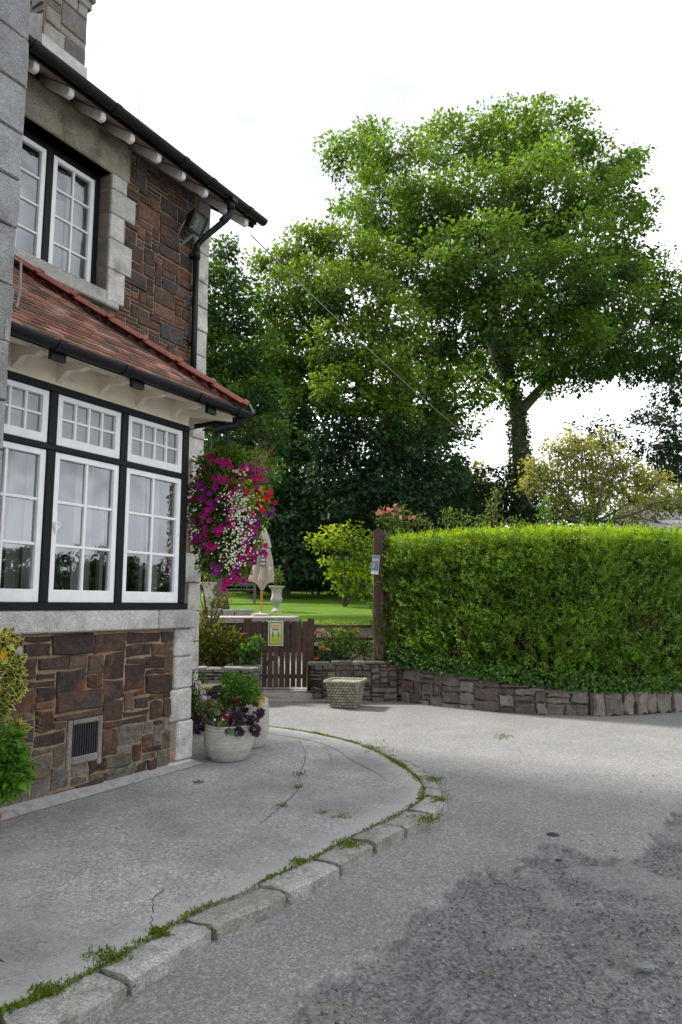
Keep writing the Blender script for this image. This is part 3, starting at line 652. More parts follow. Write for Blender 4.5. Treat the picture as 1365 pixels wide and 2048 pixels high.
# --- main eaves
UE = 6.86
us = MB(); RX1 = .52
pt = tan(radians(34))
us.add([(-4.05, .06, UE-.06+.48*pt), (RX1, .06, UE-.06+.48*pt), (RX1, -.40, UE-.04), (-4.05, -.40, UE-.04)], [(0, 1, 2, 3)])
for i in range(1, 4): yb = .05-.45*i/4; zb = UE-.06+(.42+yb)*pt; us.box(-4.05, RX1, yb-.004, yb+.004, zb-.004, zb+.006)
us.build('eaves_soffit', M['soffit'], house)
rf = MB(); 
x = -3.35
while x < RX1-.05:
    prof = [(.10, UE+.28), (-.385, UE-.04), (-.385, UE-.105), (-.36, UE-.125), (-.31, UE-.125), (-.22, UE-.05), (.10, UE+.19)]
    A = [(x-.032, p, z) for p, z in prof]; B = [(x+.032, p, z) for p, z in prof]; k = len(prof)
    rf.add(A+B, [tuple(range(k)), tuple(range(2*k-1, k-1, -1))]+[(i, k+i, k+(i+1) % k, (i+1) % k) for i in range(k)])
    x += .411
rf.build('eaves_rafter_ends', M['eaves_white'], house, bevel=.006)
rs = MB(); 
for side in (0,):
    nrow = int(4.5/.2)
    for r in range(nrow):
        s = r*.2; a = -4.05-(.15 if r % 2 else 0)
        while a < RX1+.03:
            p = max(a, -4.05); q_ = min(a+.298, RX1+.04); c = rnd.choice([(.05, .055, .065), (.06, .065, .07), (.045, .045, .05)])
            if q_-p > .03:
                P = lambda aa, ss, hh: (aa, -.43+ss*cos(radians(34))-hh*sin(radians(34)), UE+.035+ss*sin(radians(34))+hh*cos(radians(34)))
                rs.add([P(p, s, .004), P(q_, s, .004), P(q_, s+.24, -.006), P(p, s+.24, -.006), P(p, s, .018), P(q_, s, .018), P(q_, s+.24, .004), P(p, s+.24, .004)], [(0, 3, 2, 1), (4, 5, 6, 7), (0, 1, 5, 4), (1, 2, 6, 5), (3, 0, 4, 7)], c)
            a += .3
rs.add([(-9, 3.30, UE+.035+3.73*pt), (RX1, 3.30, UE+.035+3.73*pt), (RX1, 7.4, UE+.0), (-9, 7.4, UE)], [(0, 1, 2, 3)], (.05, .055, .065))
rs.build('roof', M['slate'], house)
vb = MB(); vb.bar((RX1-.02, -.40, UE-.02), (RX1-.02, 3.3, UE-.02+3.7*pt), .03, .16); vb.build('bargeboard', M['plastic'], house)
ug = MB(); gutter(ug, (-4.05, -.475, UE+.03), (RX1+.08, -.475, UE+.03), .07, collars=(.5, 1.0, 2.0, 3.05, 3.55, 4.3)); ug.box(-4.05, RX1, -.415, -.40, UE-.05, UE+.05)
ug.box(-.16, -.06, -.55, -.40, UE-.07, UE-.02)
ug.build('eaves_gutter', M['plastic'], house)
dp = MB(); dp.tube([(-.11, -.475, UE-.02), (-.11, -.475, UE-.16)], .052, 12); dp.tube([(-.11, -.475, UE-.14), (-.115, -.47, UE-.23), (-.14, -.42, UE-.30), (-.28, -.15, UE-.56), (-.305, -.09, UE-.64), (-.305, -.085, UE-.75)], .040, 12)
dp.tube([(-.305, -.085, UE-.70), (-.305, -.085, UE-.82)], .052, 12); dp.tube([(-.305, -.085, UE-.75), (-.305, -.085, 4.1)], .040, 14); dp.box(-.36, -.25, -.06, 0, UE-.80, UE-.76); dp.box(-.36, -.25, -.06, 0, 4.9, 4.94)
dp.tube([(-.14, -.42, UE-.27), (-.165, -.375, UE-.33)], .048, 12)
dp.build('downpipe', M['plastic'], house, smooth=True)
# --- chimney
ch = MB(); cx0, cx1, cy0, cy1 = -2.42, -1.86, .30, 1.15; ch.box(cx0, cx1, cy0, cy1, 6.9, 8.75, m=1)
CG = [(.28, .27, .25), (.17, .155, .155), (.22, .21, .19), (.32, .31, .29), (.18, .165, .145), (.25, .235, .20)]
wall_face(ch, lambda a, z_, d: (a, cy0-d, z_), cx0, cx1, 7.3, 8.7, rnd, cols=CG, cw=.07, chh=.1, hr=(1, 2, 2, 3)); wall_face(ch, lambda a, z_, d: (cx0-d, cy0+cy1-a, z_), cy0, cy1, 7.3, 8.7, rnd, cols=CG, cw=.07, chh=.1, hr=(1, 2, 2, 3)); wall_face(ch, lambda a, z_, d: (cx1+d, a, z_), cy0, cy1, 7.3, 8.7, rnd, cols=CG, cw=.07, chh=.1)
ch.build('chimney', [M['granite'], M['mortar']], house)
cc = MB(); cc.box(cx0-.04, cx1+.04, cy0-.04, cy1+.04, 8.55, 8.66, (.3, .29, .27)); cc.box(cx0-.07, cx1+.07, cy0-.07, cy1+.07, 8.66, 8.9, (.34, .33, .31)); cc.build('chimney_cap', M['granite'], house, bevel=.01)
cl = MB(); cl.add([(cx0-.03, cy0-.03, 7.2), (cx1+.02, cy0-.03, 7.2), (cx1+.02, cy0-.03, 7.80), (cx0-.03, cy0-.03, 7.80)], [(0, 1, 2, 3)]); cl.add([(cx0-.035, cy0-.03, 7.2), (cx0-.035, cy1, 7.5), (cx0-.035, cy1, 8.5), (cx0-.035, cy0-.03, 8.02)], [(0, 3, 2, 1)])
cl.build('chimney_flashing', M['render_white'], house)
# --- projecting granite wing on the left
wg = MB(); WY = -1.80; wg.box(-9, -4.03, WY+.01, 7, -.1, 9.2, (.2, .19, .17)); z = -.1; k = 0
while z < 9.1:
    h = rnd.uniform(.33, .42); a = -4.0; first = True
    while a > -9:
        wd = (.42 if k % 2 else .62) if first else rnd.uniform(.35, .8); kk = rnd.uniform(.8, 1.02); c = (.30*kk, .305*kk, .315*kk)
        stone_block(wg, lambda a_, z_, d: (a_, WY+.01-d, z_), a-wd+.004, a-.004 if not first else a, z+.004, z+h-.004, rnd, c, proud=(.026, .03), ch=.01, jit=.003); a -= wd; first = False
    stone_block(wg, lambda a_, z_, d: (-4.03+d, a_, z_), WY-.015, WY+.5, z+.004, z+h-.004, rnd, (.3, .3, .3), proud=(.026, .03), ch=.01, jit=.003)
    z += h; k += 1
wg.build('wing_wall', M['granite'], house)
wb = MB(); wb.tube([(-4.06, -1.86, 3.95), (-3.99, -1.87, 3.94), (-3.975, -1.86, 3.75), (-3.98, -1.84, 3.62)], .008, 6); wb.build('wing_flashing', M['lead'], house)
# cement fillet at wall foot
cfil = MB(); cfil.add([(BX0, -1.262, .16), (BX1+.03, -1.262, .145), (BX1+.10, -1.37, .105), (BX0, -1.40, .105)], [(0, 3, 2, 1)]); cfil.build('wall_foot_fillet', M['margin'], house)

# ================================================================== things on the house
fl_ = thing('floodlight', 'square black floodlight with a glass front fixed beside the top of the downpipe', 'floodlight', tuple(hw(-.47, -.2, 6.42)))
o = MB(); s = .135; f_ = .05
o.add([(-s, -f_, -s), (s, -f_, -s), (s, -f_, s), (-s, -f_, s), (-s*.6, .10, -s*.6), (s*.6, .10, -s*.6), (s*.6, .10, s*.6), (-s*.6, .10, s*.6)], [(4, 7, 6, 5), (0, 1, 5, 4), (1, 2, 6, 5), (2, 3, 7, 6), (3, 0, 4, 7)])
for a, b, c, d in ((-s, s, -s, -s+.03), (-s, s, s-.03, s), (-s, -s+.03, -s+.03, s-.03), (s-.03, s, -s+.03, s-.03)): o.box(a, b, -f_-.012, -f_, c, d)
h_ = o.build('housing', M['plastic'], fl_)
o = MB(); o.add([(-s+.02, -f_-.004, -s+.02), (s-.02, -f_-.004, -s+.02), (s-.02, -f_-.004, s-.02), (-s+.02, -f_-.004, s-.02)], [(0, 1, 2, 3)]); g1 = o.build('lamp_glass', M['glass'], fl_)
o = MB(); o.add([(-s+.025, -f_+.004, -s+.025), (s-.025, -f_+.004, -s+.025), (s-.025, -f_+.004, s-.025), (-s+.025, -f_+.004, s-.025), (-.05, .05, -.05), (.05, .05, -.05), (.05, .05, .05), (-.05, .05, .05)], [(4, 5, 6, 7), (0, 4, 7, 3), (0, 1, 5, 4), (1, 2, 6, 5), (2, 3, 7, 6)]); o.tube([(0, -.01, -.05), (0, -.01, .06)], .03, 10)
g2 = o.build('reflector', mat('reflector', (.75, .76, .76), rough=.35), fl_)
Rm = Matrix.Rotation(HA, 4, 'Z') @ Matrix.Rotation(radians(2), 4, 'Z') @ Matrix.Rotation(radians(24), 4, 'X') @ Matrix.Rotation(radians(3), 4, 'Y')
for q_ in (h_, g1, g2): q_.rotation_euler = Rm.to_euler()
o = MB(); o.tube([(.05, .2, .5), (.03, .16, .3), (.0, .05, .14)], .004, 5); o.tube([(-.12, .05, .0), (-.15, .12, -.14), (-.1, .2, -.2), (-.02, .18, -.2)], .005, 5); o.bar((.0, .2, -.22), (.0, .02, -.14), .03, .02)
q_ = o.build('bracket', M['wire'], fl_); q_.rotation_euler = (0, 0, HA)
def cable(name, label, A, B, sag, r=.006, n=24):
    A = Vector(A); B = Vector(B); o = MB(); o.tube([A.lerp(B, i/n)-Vector((0, 0, sag*4*(i/n)*(1-i/n))) for i in range(n+1)], r, 5)
    tag(o.build(name, M['wire']), label, 'cable')
cable('overhead_cable', 'thin pale cable running from the house eaves down into the trees', hw(.42, -.40, 6.62), at(1012, 925, 26.5), .25, .008)
cable('overhead_cable', 'thin cable rising steeply from the main gutter into the sky', hw(-1.70, -.45, 6.93), at(305, -160, 13.5), .03, .004)

# ================================================================== GARDEN (terraces, lawn, walls, gate)
M['lawn'] = mat('mown_lawn', (.10, .19, .018), rough=.9, spec=.1, noise_s=1.2, var=.2, bump=.01, bump_s=60, speck=.25, speck_s=60, extra=lichen(.52, .7, (.20, .24, .05), 1.6, .7))
M['path'] = mat('pale_gravel_path', (.42, .38, .34), rough=1, noise_s=10, var=.2, speck=.3, speck_s=60)
def lawn_z(x, y):
    t = min(max((y-15.3)/15.0, 0), 1); return 1.18+1.05*t+.05*noise.noise(Vector((x*.3, y*.3, 0)))
lm = MB(); gx = np.linspace(-30, 40, 70); gy = np.concatenate([np.linspace(15.3, 34, 40), np.linspace(36, 90, 12)])
for yy in gy:
    for xx in gx: lm.v.append((xx, yy, lawn_z(xx, yy))); lm.c.append((1, 1, 1))
for j in range(len(gy)-1):
    for i in range(len(gx)-1): lm.f.append((j*70+i, j*70+i+1, (j+1)*70+i+1, (j+1)*70+i)); lm.m.append(0)
tag(lm.build('lawn', M['lawn'], smooth=True), kind='structure')
bk_ = MB(); bk_.box(-30, -1.6, 15.22, 15.30, -.3, 1.33); bk_.box(-1.6, -.5, 14.2, 14.3, 0, 1.15); bk_.box(-1.75, -1.60, 12.9, 15.2, -.2, 1.0); bk_.box(-.52, -.42, 12.9, 15.2, -.2, .9)
tag(bk_.build('terrace_bank', M['soil']), kind='structure')
sb = MB(); sb.box(-6, -1.68, 12.05, 15.22, -.2, .56); sb.add([(-.48, 12.6, .58), (40, 12.6, .58), (40, 15.35, 1.19), (-.48, 15.35, 1.19)], [(0, 1, 2, 3)])
tag(sb.build('garden_bed', M['soil']), kind='structure')
pth = MB(); pth.add([(-1.60, 12.9, .14), (-.52, 12.9, .14), (-.52, 14.2, .70), (-1.60, 14.2, .70)], [(0, 1, 2, 3)])
tag(pth.build('garden_path', M['path']), kind='structure')
pt_ = MB(); pt_.box(-6, -.98, 15.2, 17.4, 1.24, 1.365); tag(pt_.build('terrace', M['path'], bevel=.01), kind='structure')
th_ = MB(); th_.box(-1.75, -.38, 12.35, 12.95, -.05, .13, (.4, .39, .37)); th_.box(-2.1, -.2, 12.18, 12.4, -.05, .05, (.33, .32, .3))
tag(th_.build('gate_threshold', M['granite'], bevel=.01), kind='structure')

DS = [(.10, .085, .07), (.135, .115, .095), (.085, .07, .062), (.16, .14, .12), (.12, .095, .085), (.18, .16, .135)]
def drywall(name, label, poly, ztops, thick=.35, cols=DS, cw=.075, chh=.055, wr=(2, 5), hr=(1, 1, 2, 2), seed=1, big=None, cope=True, jit=.014, proud=(.01, .045), ch=.02):
    """low stone wall whose face follows a polyline (x, y); ztops = heights at its vertices"""
    r_ = random.Random(seed); P = [Vector((x, y, 0)) for x, y in poly]; S = [0]
    for a, b in zip(P, P[1:]): S.append(S[-1]+(b-a).length)
    def pos(a):
        a = min(max(a, 0), S[-1]-1e-5)
        for i in range(len(P)-1):
            if a <= S[i+1]:
                t = (a-S[i])/(S[i+1]-S[i]); d = (P[i+1]-P[i]).normalized(); return P[i].lerp(P[i+1], t), Vector((d.y, -d.x, 0)), ztops[i]+(ztops[i+1]-ztops[i])*t
    mb = MB(); n = max(2, int(S[-1]/.15)); vs = []
    for i in range(n+1):
        p, nn, zt = pos(S[-1]*i/n)
        for (o_, z_) in ((0, -.1), (0, zt-.03), (-thick, zt-.03), (-thick, -.1)): q = p+nn*o_; vs.append((q.x, q.y, z_))
    fs = [(i*4+j, (i+1)*4+j, (i+1)*4+j+1, i*4+j+1) for i in range(n) for j in range(3)]; fs += [(3, 2, 1, 0), (4*n, 4*n+1, 4*n+2, 4*n+3)]
    mb.add(vs, fs, (1, 1, 1), 1)
    def f(a, z, d):
        p, nn, zt = pos(a); q = p+nn*d; return (q.x, q.y, z)
    seg = .5; a = 0
    while a < S[-1]-.05:
        a2 = min(a+(S[-1] if not big else r_.uniform(.6, .9)), S[-1]); zt = min(pos(a)[2], pos(a2)[2])
        wall_face(mb, f, a, a2, -.02, zt, r_, cols=cols, cw=cw, chh=chh, gap=.014, m=0, hr=hr, wr=wr, jit=jit, proud=proud, ch=ch, nseg=3)
        a = a2
    if cope:
        a = 0
        while a < S[-1]:
            a2 = min(a+r_.uniform(.2, .42), S[-1]); p, nn, zt = pos((a+a2)/2); d = Vector((-nn.y, nn.x, 0)); h = r_.uniform(.04, .07); L_ = (a2-a)/2-.006
            if L_ > .03:
                c = r_.choice(cols); kk = r_.uniform(.9, 1.3)
                vs = []
                for z_, e in ((zt-.03, 0), (zt+h-.05, .0), (zt+h-.035, -.02)):
                    for sx_, sy_ in ((-1, .04), (1, .04), (1, -thick), (-1, -thick)):
                        q = p+d*sx_*(L_+e+r_.uniform(-.008, .008))+nn*(sy_+(e if sy_ > 0 else -e)+r_.uniform(-.012, .012)); vs.append((q.x, q.y, z_+r_.uniform(-.006, .006)))
                mb.add(vs, [(0, 1, 5, 4), (1, 2, 6, 5), (2, 3, 7, 6), (3, 0, 4, 7), (4, 5, 9, 8), (5, 6, 10, 9), (6, 7, 11, 10), (7, 4, 8, 11), (8, 9, 10, 11)], tuple(v*kk for v in c), 0)
            a = a2
    return tag(mb.build(name, [M['drystone'], M['joint_dark']]), label, 'wall')
drywall('garden_wall', 'low grey rubble wall left of the gate, below the leafy bed', [(-3.6, 11.95), (-1.42, 12.0), (-1.40, 12.6)], [.56, .58, .58], thick=.3, cols=[(.17, .16, .14), (.21, .2, .18), (.14, .13, .11), (.24, .23, .21)], seed=3)
drywall('garden_wall', 'low dark rubble wall right of the gate, behind the woven stone planter', [(-.46, 12.7), (-.47, 12.33), (.95, 12.38)], [.62, .63, .66], seed=4, thick=.32, cols=[(.105, .09, .07), (.13, .11, .085), (.09, .08, .062), (.15, .135, .115)])
HB = [(.90, 12.75), (1.02, 12.35), (1.42, 11.98), (1.95, 11.5), (2.45, 11.16), (3.05, 10.9), (3.65, 10.82)]
drywall('hedge_wall', 'curved stone retaining wall of squared pinkish brown stones under the clipped hedge', HB, [.62, .58, .54, .50, .44, .36, .34], seed=6, thick=.5, cols=[(.13, .11, .092), (.16, .14, .115), (.105, .092, .082), (.20, .18, .15), (.15, .14, .12), (.13, .10, .088)], chh=.09, cw=.08, hr=(1, 2, 2, 2), wr=(2, 4), big=True, jit=.02)
drywall('boulder_kerb_wall', 'row of large rounded pinkish boulders along the foot of the hedge at the right', [(3.67, 10.82), (4.4, 10.95), (5.24, 11.25), (6.6, 11.95), (9, 13.6)], [.34, .35, .36, .36, .36], seed=8, thick=.5, cols=[(.19, .165, .145), (.17, .15, .135), (.22, .20, .175)], chh=.17, cw=.1, hr=(2, 2), wr=(2, 4), big=False, cope=False, jit=.03, proud=(.07, .15), ch=.075)
ms = MB(); ms.box(-2.3, -1.9, 11.2, 11.75, 0, .24, (.22, .2, .17)); ms.box(-2.55, -1.75, 11.25, 11.8, .27, .36, (.10, .095, .02)); ms.box(-2.5, -1.8, 11.3, 11.75, .0, .26, (.26, .2, .14))
tag(ms.build('stone_trough', M['basketstone'], bevel=.02), 'low mossy stone trough against the left garden wall, behind the round pots', 'trough')

TB = [(.065, .038, .026), (.078, .046, .031), (.056, .034, .024), (.09, .052, .034)]
gate = thing('garden_gate', 'dark brown picket gate between two low posts, with a yellow notice pinned on it', 'gate', (-1.08, 12.8, .14))
rr_ = random.Random(2)
for i in range(10):
    x = -.465+i*.1005; mb = MB(); t_ = rr_.uniform(-.008, .008); c = rr_.choice(TB); tp = 1.19+rr_.uniform(-.01, .012)
    mb.add([(x-.040, -.012, .05), (x+.040, -.012, .05), (x+.040, .010, .05), (x-.040, .010, .05), (x-.044+t_, -.012, tp), (x+.044+t_, -.012, tp), (x+.044+t_, .010, tp), (x-.044+t_, .010, tp)], [(0, 3, 2, 1), (4, 5, 6, 7), (0, 1, 5, 4), (1, 2, 6, 5), (2, 3, 7, 6), (3, 0, 4, 7)], c)
    mb.build('picket', M['timber'], gate)
for z0, z1 in ((.20, .27), (.98, 1.06)):
    mb = MB(); mb.box(-.50, .48, .012, .045, z0, z1, TB[0]); mb.build('rail', M['timber'], gate)
mb = MB(); mb.bar((-.46, .028, .28), (.44, .028, .97), .03, .07, TB[2]); mb.build('brace', M['timber'], gate)
def post(x, y, z0, z1, w_, label, d_=None):
    mb = MB(); d_ = d_ or w_; mb.box(x-w_/2, x+w_/2, y-d_/2, y+d_/2, z0, z1, rr_.choice(TB)); tag(mb.build('fence_post', M['timber'], bevel=.006), label, 'post')
post(-1.66, 12.86, 0, 1.385, .13, 'short brown timber gate post on the left side of the gate'); post(-.535, 12.84, 0, 1.385, .12, 'short brown timber gate post on the right side of the gate')
post(.655, 12.55, .4, 2.92, .17, 'tall reddish brown post at the hedge end with a small blue sign')
post(.80, 12.62, .4, 2.88, .11, 'dark timber post tucked close behind the tall post at the hedge end')
mb = MB(); mb.box(-2.7, -1.72, 12.9, 12.94, 1.02, 1.10, TB[1]); 
fn = thing('rail_fence', 'low brown rail fence behind the leafy bed left of the gate', 'fence', (0, 0, 0)); mb.build('rail', M['timber'], fn)
mb = MB(); mb.box(-3.6, -1.72, 12.90, 12.93, 1.20, 1.26, TB[1]); mb.build('rail', M['timber'], fn)
fn = thing('rail_fence', 'thin brown two rail fence between the gate and the tall post', 'fence', (0, 0, 0))
mb = MB(); mb.box(-.47, .57, 12.78, 12.82, 1.215, 1.265, TB[1]); mb.build('rail', M['timber'], fn)
mb = MB(); mb.box(-.47, .57, 12.78, 12.81, 1.00, 1.05, TB[0]); mb.build('rail', M['timber'], fn)
# notice on gate: cream card, dark border, pale top and lime lower half with two dark figures
nb = MB(); X0, X1, Z0, Z1 = -1.285, -1.02, .905, 1.335; yy = 12.775
W_ = (.72, .73, .62); LM = (.50, .60, .06); DK = (.06, .08, .05); OR = (.72, .33, .14); PL = (.62, .68, .40)
nb.box(X0, X1, yy, yy+.01, Z0, Z1, W_); nb.box(X0+.018, X1-.018, yy-.002, yy, Z0+.02, Z1-.02, DK); nb.box(X0+.032, X1-.032, yy-.004, yy-.002, Z0+.035, Z1-.035, PL)
nb.box(X0+.033, X1-.033, yy-.006, yy-.004, Z0+.036, Z0+.20, LM)
for k in range(2):
    xa = X0+.085+k*.10; nb.box(xa-.010, xa+.010, yy-.008, yy-.006, Z0+.15, Z0+.225, DK); nb.box(xa-.007, xa+.007, yy-.008, yy-.006, Z0+.228, Z0+.245, DK)
for k, (a_, b_) in enumerate(((.05, .215), (.06, .20), (.075, .19))): nb.box(X0+a_, X0+b_, yy-.008, yy-.006, Z1-.085-k*.036, Z1-.068-k*.036, OR if k < 2 else DK)
for k in range(3): nb.box(X0+.06, X0+.205, yy-.008, yy-.006, Z0+.06+k*.026, Z0+.07+k*.026, (.30, .36, .05))
tag(nb.build('notice', M['flat']), 'yellow and lime paper notice in a white border pinned to the picket gate', 'notice')
sg = MB(); sg.add([], []); 
sg.box(-.065, .065, -.006, 0, -.165, .165, (.74, .76, .80)); sg.box(-.058, .058, -.008, -.006, -.105, .158, (.16, .22, .36)); sg.box(-.05, .05, -.010, -.008, .06, .11, (.45, .52, .66)); sg.box(.0, .045, -.0105, -.0085, .02, .075, (.62, .16, .16)); sg.box(-.045, -.01, -.0105, -.0085, -.06, .03, (.35, .42, .56))
o = sg.build('small_sign', M['flat']); o.location = (.60, 12.455, 2.31); o.rotation_euler = (0, radians(6), radians(-6)); tag(o, 'small blue and white sign fixed to the tall timber post', 'sign')

# ---- woven cast stone planter (square, tapering)
pl = thing('woven_planter', 'square stone planter cast like wickerwork, standing empty on the road before the low wall', 'planter', (.075, 11.75, 0), radians(-14)); pl.scale = (.9, .9, .92)
mb = MB(); rows = 9; r5 = random.Random(5)
def pw(z): return .225+.07*z/.46
mb.add([(-.2, -.2, 0), (.2, -.2, 0), (.2, .2, 0), (-.2, .2, 0), (-.27, -.27, .43), (.27, -.27, .43), (.27, .27, .43), (-.27, .27, .43)], [(0, 1, 5, 4), (1, 2, 6, 5), (2, 3, 7, 6), (3, 0, 4, 7), (4, 5, 6, 7)], (.12, .11, .085))
for k in range(rows):
    z0 = .012+k*.0465; z1 = z0+.041; w0 = pw(z0); nb_ = 9
    for side in range(4):
        ca2, sa2 = cos(side*pi/2), sin(side*pi/2)
        for j in range(nb_):
            a = -w0+2*w0*(j+(.5 if k % 2 else 0))/nb_; b = a+2*w0/nb_*.94; b = min(b, w0)
            if b-a < .01: continue
            c = r5.choice([(.36, .33, .25), (.32, .29, .22), (.40, .37, .29)]); d = .012+r5.uniform(0, .006); am = (a+b)/2
            pts = []
            for (p, z, dd) in ((a, z0, -.01), (b, z0, -.01), (b, z1, -.01), (a, z1, -.01), (a+.006, z0+.008, d), (b-.006, z0+.008, d), (b-.006, z1-.008, d), (a+.006, z1-.008, d)):
                y = -(w0+dd); pts.append((p*ca2-y*sa2, p*sa2+y*ca2, z))
            mb.add(pts, [(0, 1, 5, 4), (1, 2, 6, 5), (2, 3, 7, 6), (3, 0, 4, 7), (4, 5, 6, 7)], c)
mb.build('woven_sides', M['basketstone'], pl)
mb = MB()
for j in range(4):
    a = [(-.31, -.31), (.31, -.31), (.31, .31), (-.31, .31)]; p, q = a[j], a[(j+1) % 4]; n_ = 11
    for i in range(n_):
        x0, y0 = p[0]+(q[0]-p[0])*i/n_, p[1]+(q[1]-p[1])*i/n_; x1, y1 = p[0]+(q[0]-p[0])*(i+.93)/n_, p[1]+(q[1]-p[1])*(i+.93)/n_
        mb.tube([(x0, y0, .445), ((x0+x1)/2, (y0+y1)/2, .452), (x1, y1, .443)], [.02, .026, .02], 7, r5.choice([(.38, .35, .27), (.42, .39, .31)]))
mb.build('woven_rim', M['basketstone'], pl)
mb = MB(); mb.add([(-.30, -.30, .435), (.30, -.30, .435), (.30, .30, .435), (-.30, .30, .435), (0, 0, .46)], [(0, 1, 4), (1, 2, 4), (2, 3, 4), (3, 0, 4)], (.33, .31, .25)); mb.build('lid', M['basketstone'], pl)

# ---- round stone pots
def stone_pot(name, label, loc, r, h, group=None):
    t = thing(name, label, 'pot', loc, 0, group); mb = MB()
    prof = [(0, .0), (r*.62, .0), (r*.74, h*.02), (r*.84, h*.12), (r*.95, h*.30), (r*.985, h*.36), (r*.985, h*.40), (r*1.0, h*.42), (r*1.0, h*.48), (r*.985, h*.49), (r*1.0, h*.52), (r*1.0, h*.57), (r*.99, h*.58), (r*1.0, h*.62), (r*.985, h*.80), (r*.955, h*.84), (r*.97, h*.86), (r*.965, h*.90), (r*.94, h*.92), (r*.95, h*.985), (r*.93, h), (r*.84, h), (r*.82, h*.9), (r*.8, h*.86), (0, h*.86)]
    mb.lathe(prof, 48, fn=lambda a, z: 1-.006*(abs((a/(2*pi)*14) % 1-.5) > .485)); mb.build('bowl', M['pot'], t, smooth=False)
    o = MB(); o.lathe([(0, h*.9), (r*.83, h*.88)], 24); o.build('soil', M['soil'], t); return t
p1 = stone_pot('stone_pot', 'pale round stone tub with ringed sides full of purple and green leaves', (-1.115, 7.33, .1), .245, .34)
p2 = stone_pot('stone_pot', 'paler mottled stone tub half hidden behind the ringed round tub', (-.995, 7.98, .1), .215, .50)
tp = thing('terracotta_pot', 'terracotta pot of mixed variegated plants at the left edge beside the bay wall', 'pot', (-2.29, 4.47, .1)); tp.scale = (1, 1, .52)
mb = MB(); mb.lathe([(0, 0), (.14, 0), (.205, .36), (.235, .36), (.242, .44), (.22, .445), (.205, .40), (0, .40)], 36); mb.build('pot_body', M['terracotta'], tp, smooth=False)
o = MB(); o.lathe([(0, .42), (.21, .41)], 24); o.build('soil', M['soil'], tp)

# ---- urns, umbrella, bench
def urn(label, loc, s=1.0):
    t = thing('garden_urn', label, 'urn', loc, 0, 'stone urns on the lawn'); mb = MB()
    pr = [(0, 0), (.15, 0), (.15, .05), (.12, .06), (.09, .10), (.045, .14), (.05, .17), (.075, .185), (.06, .2), (.10, .24), (.15, .31), (.155, .38), (.13, .44), (.125, .52), (.14, .60), (.175, .66), (.22, .69), (.225, .71), (.20, .715), (.17, .70), (0, .66)]
    mb.lathe([(a*s, b*s) for a, b in pr], 28, fn=lambda a, z: 1+.03*cos(a*12)*(1 if .22*s < z < .45*s else 0)); mb.build('urn_body', M['pot'], t, smooth=True); return t
lz = lambda x, y: lawn_z(x, y)
u1 = urn('grey stone urn on the lawn just right of the closed parasol', (-1.70, 19, lz(-1.7, 19)-.02), .98)
u2 = urn('grey stone urn half hidden behind the house corner and the flower basket', (-3.33, 18, lz(-3.33, 18)+.12), .98)
um = thing('parasol', 'closed taupe canvas parasol on an orange wooden pole behind the gate', 'parasol', (-1.83, 16.5, 1.365), 0); um.rotation_euler = (radians(0), radians(1.6), 0)
mb = MB(); mb.lathe([(0, 0), (.22, 0), (.22, .05), (.05, .08), (.03, .12)], 20); mb.build('parasol_base', M['pot'], um)
mb = MB(); mb.tube([(0, 0, .05), (0, 0, 2.02)], .024, 10); mb.tube([(0, 0, 2.0), (0, 0, 2.07)], [.02, .012], 8); mb.build('pole', M['orange_wood'], um)
def pleat(a, z):
    k = min(1, max(0, (1.95-z)/.6)); return 1+k*(.24*cos(a*8+.4)+.10*sin(a*5+z*6)+.06*sin(a*3))
mb = MB(); mb.lathe([(.03, .60), (.08, .70), (.12, .76), (.235, .80), (.24, .84), (.20, 1.08), (.165, 1.3), (.13, 1.55), (.10, 1.75), (.045, 1.95), (.015, 2.02)], 96, fn=pleat); mb.build('canopy', M['fabric'], um, smooth=True)
mb = MB(); mb.lathe([(.165, 1.58), (.15, 1.64), (.115, 1.80), (.07, 1.93), (.02, 2.03)], 64, fn=lambda a, z: 1+(.12*cos(a*8) if z < 1.9 else 0)); mb.build('top_flap', M['fabric'], um, smooth=True)
mb = MB()
for k in range(2):
    for j in range(3):
        x = -.01+j*.028; z = 1.16+k*.09; mb.box(x, x+.019, -.268, -.262, z, z+.055-.01*(j % 2), (.8, .8, .8))
mb.box(-.03, .085, -.262, -.256, 1.12, 1.34, (.12, .10, .10)); 
mb.box(.16, .20, -.19, -.185, 1.05, 1.13, (.8, .8, .8))
mb.build('print_band', M['flat'], um)
bn_ = thing('garden_bench', 'grey wooden garden bench in the shade behind the closed parasol', 'bench', (-3.35, 22, lz(-3.3, 22)), radians(8)); BC = (.13, .12, .105)
mb = MB()
for k in range(4): mb.box(-.75, .75, -.24+k*.125, -.14+k*.125, .42, .45, BC)
mb.build('seat', M['timber'], bn_)
mb = MB()
for k in range(3): mb.box(-.75, .75, .26+k*.02, .285+k*.02, .55+k*.13, .65+k*.13, BC)
mb.build('backrest', M['timber'], bn_)
for sx_ in (-1, 1):
    for yy, hh in ((-.22, .64), (.26, .95)):
        mb = MB(); mb.bar((sx_*.70, yy, 0), (sx_*.70, yy+(.07 if yy > 0 else 0), hh), .06, .07, BC); mb.build('leg', M['timber'], bn_)
    mb = MB(); mb.box(sx_*.70-.035, sx_*.70+.035, -.28, .30, .64, .68, BC); mb.build('armrest', M['timber'], bn_)
# stone edging on the lawn by the terrace
ed_ = MB(); r6 = random.Random(3)
x = -4.2
while x < -2.2:
    w2 = r6.uniform(.25, .45); ed_.box(x, x+w2-.02, 18.0, 18.3, 1.3, 1.52+r6.uniform(-.02, .02), (.34, .33, .31)); x += w2
tag(ed_.build('stone_edging', M['granite'], bevel=.02), 'low pale stone edging across the lawn beside the terrace', 'edging')
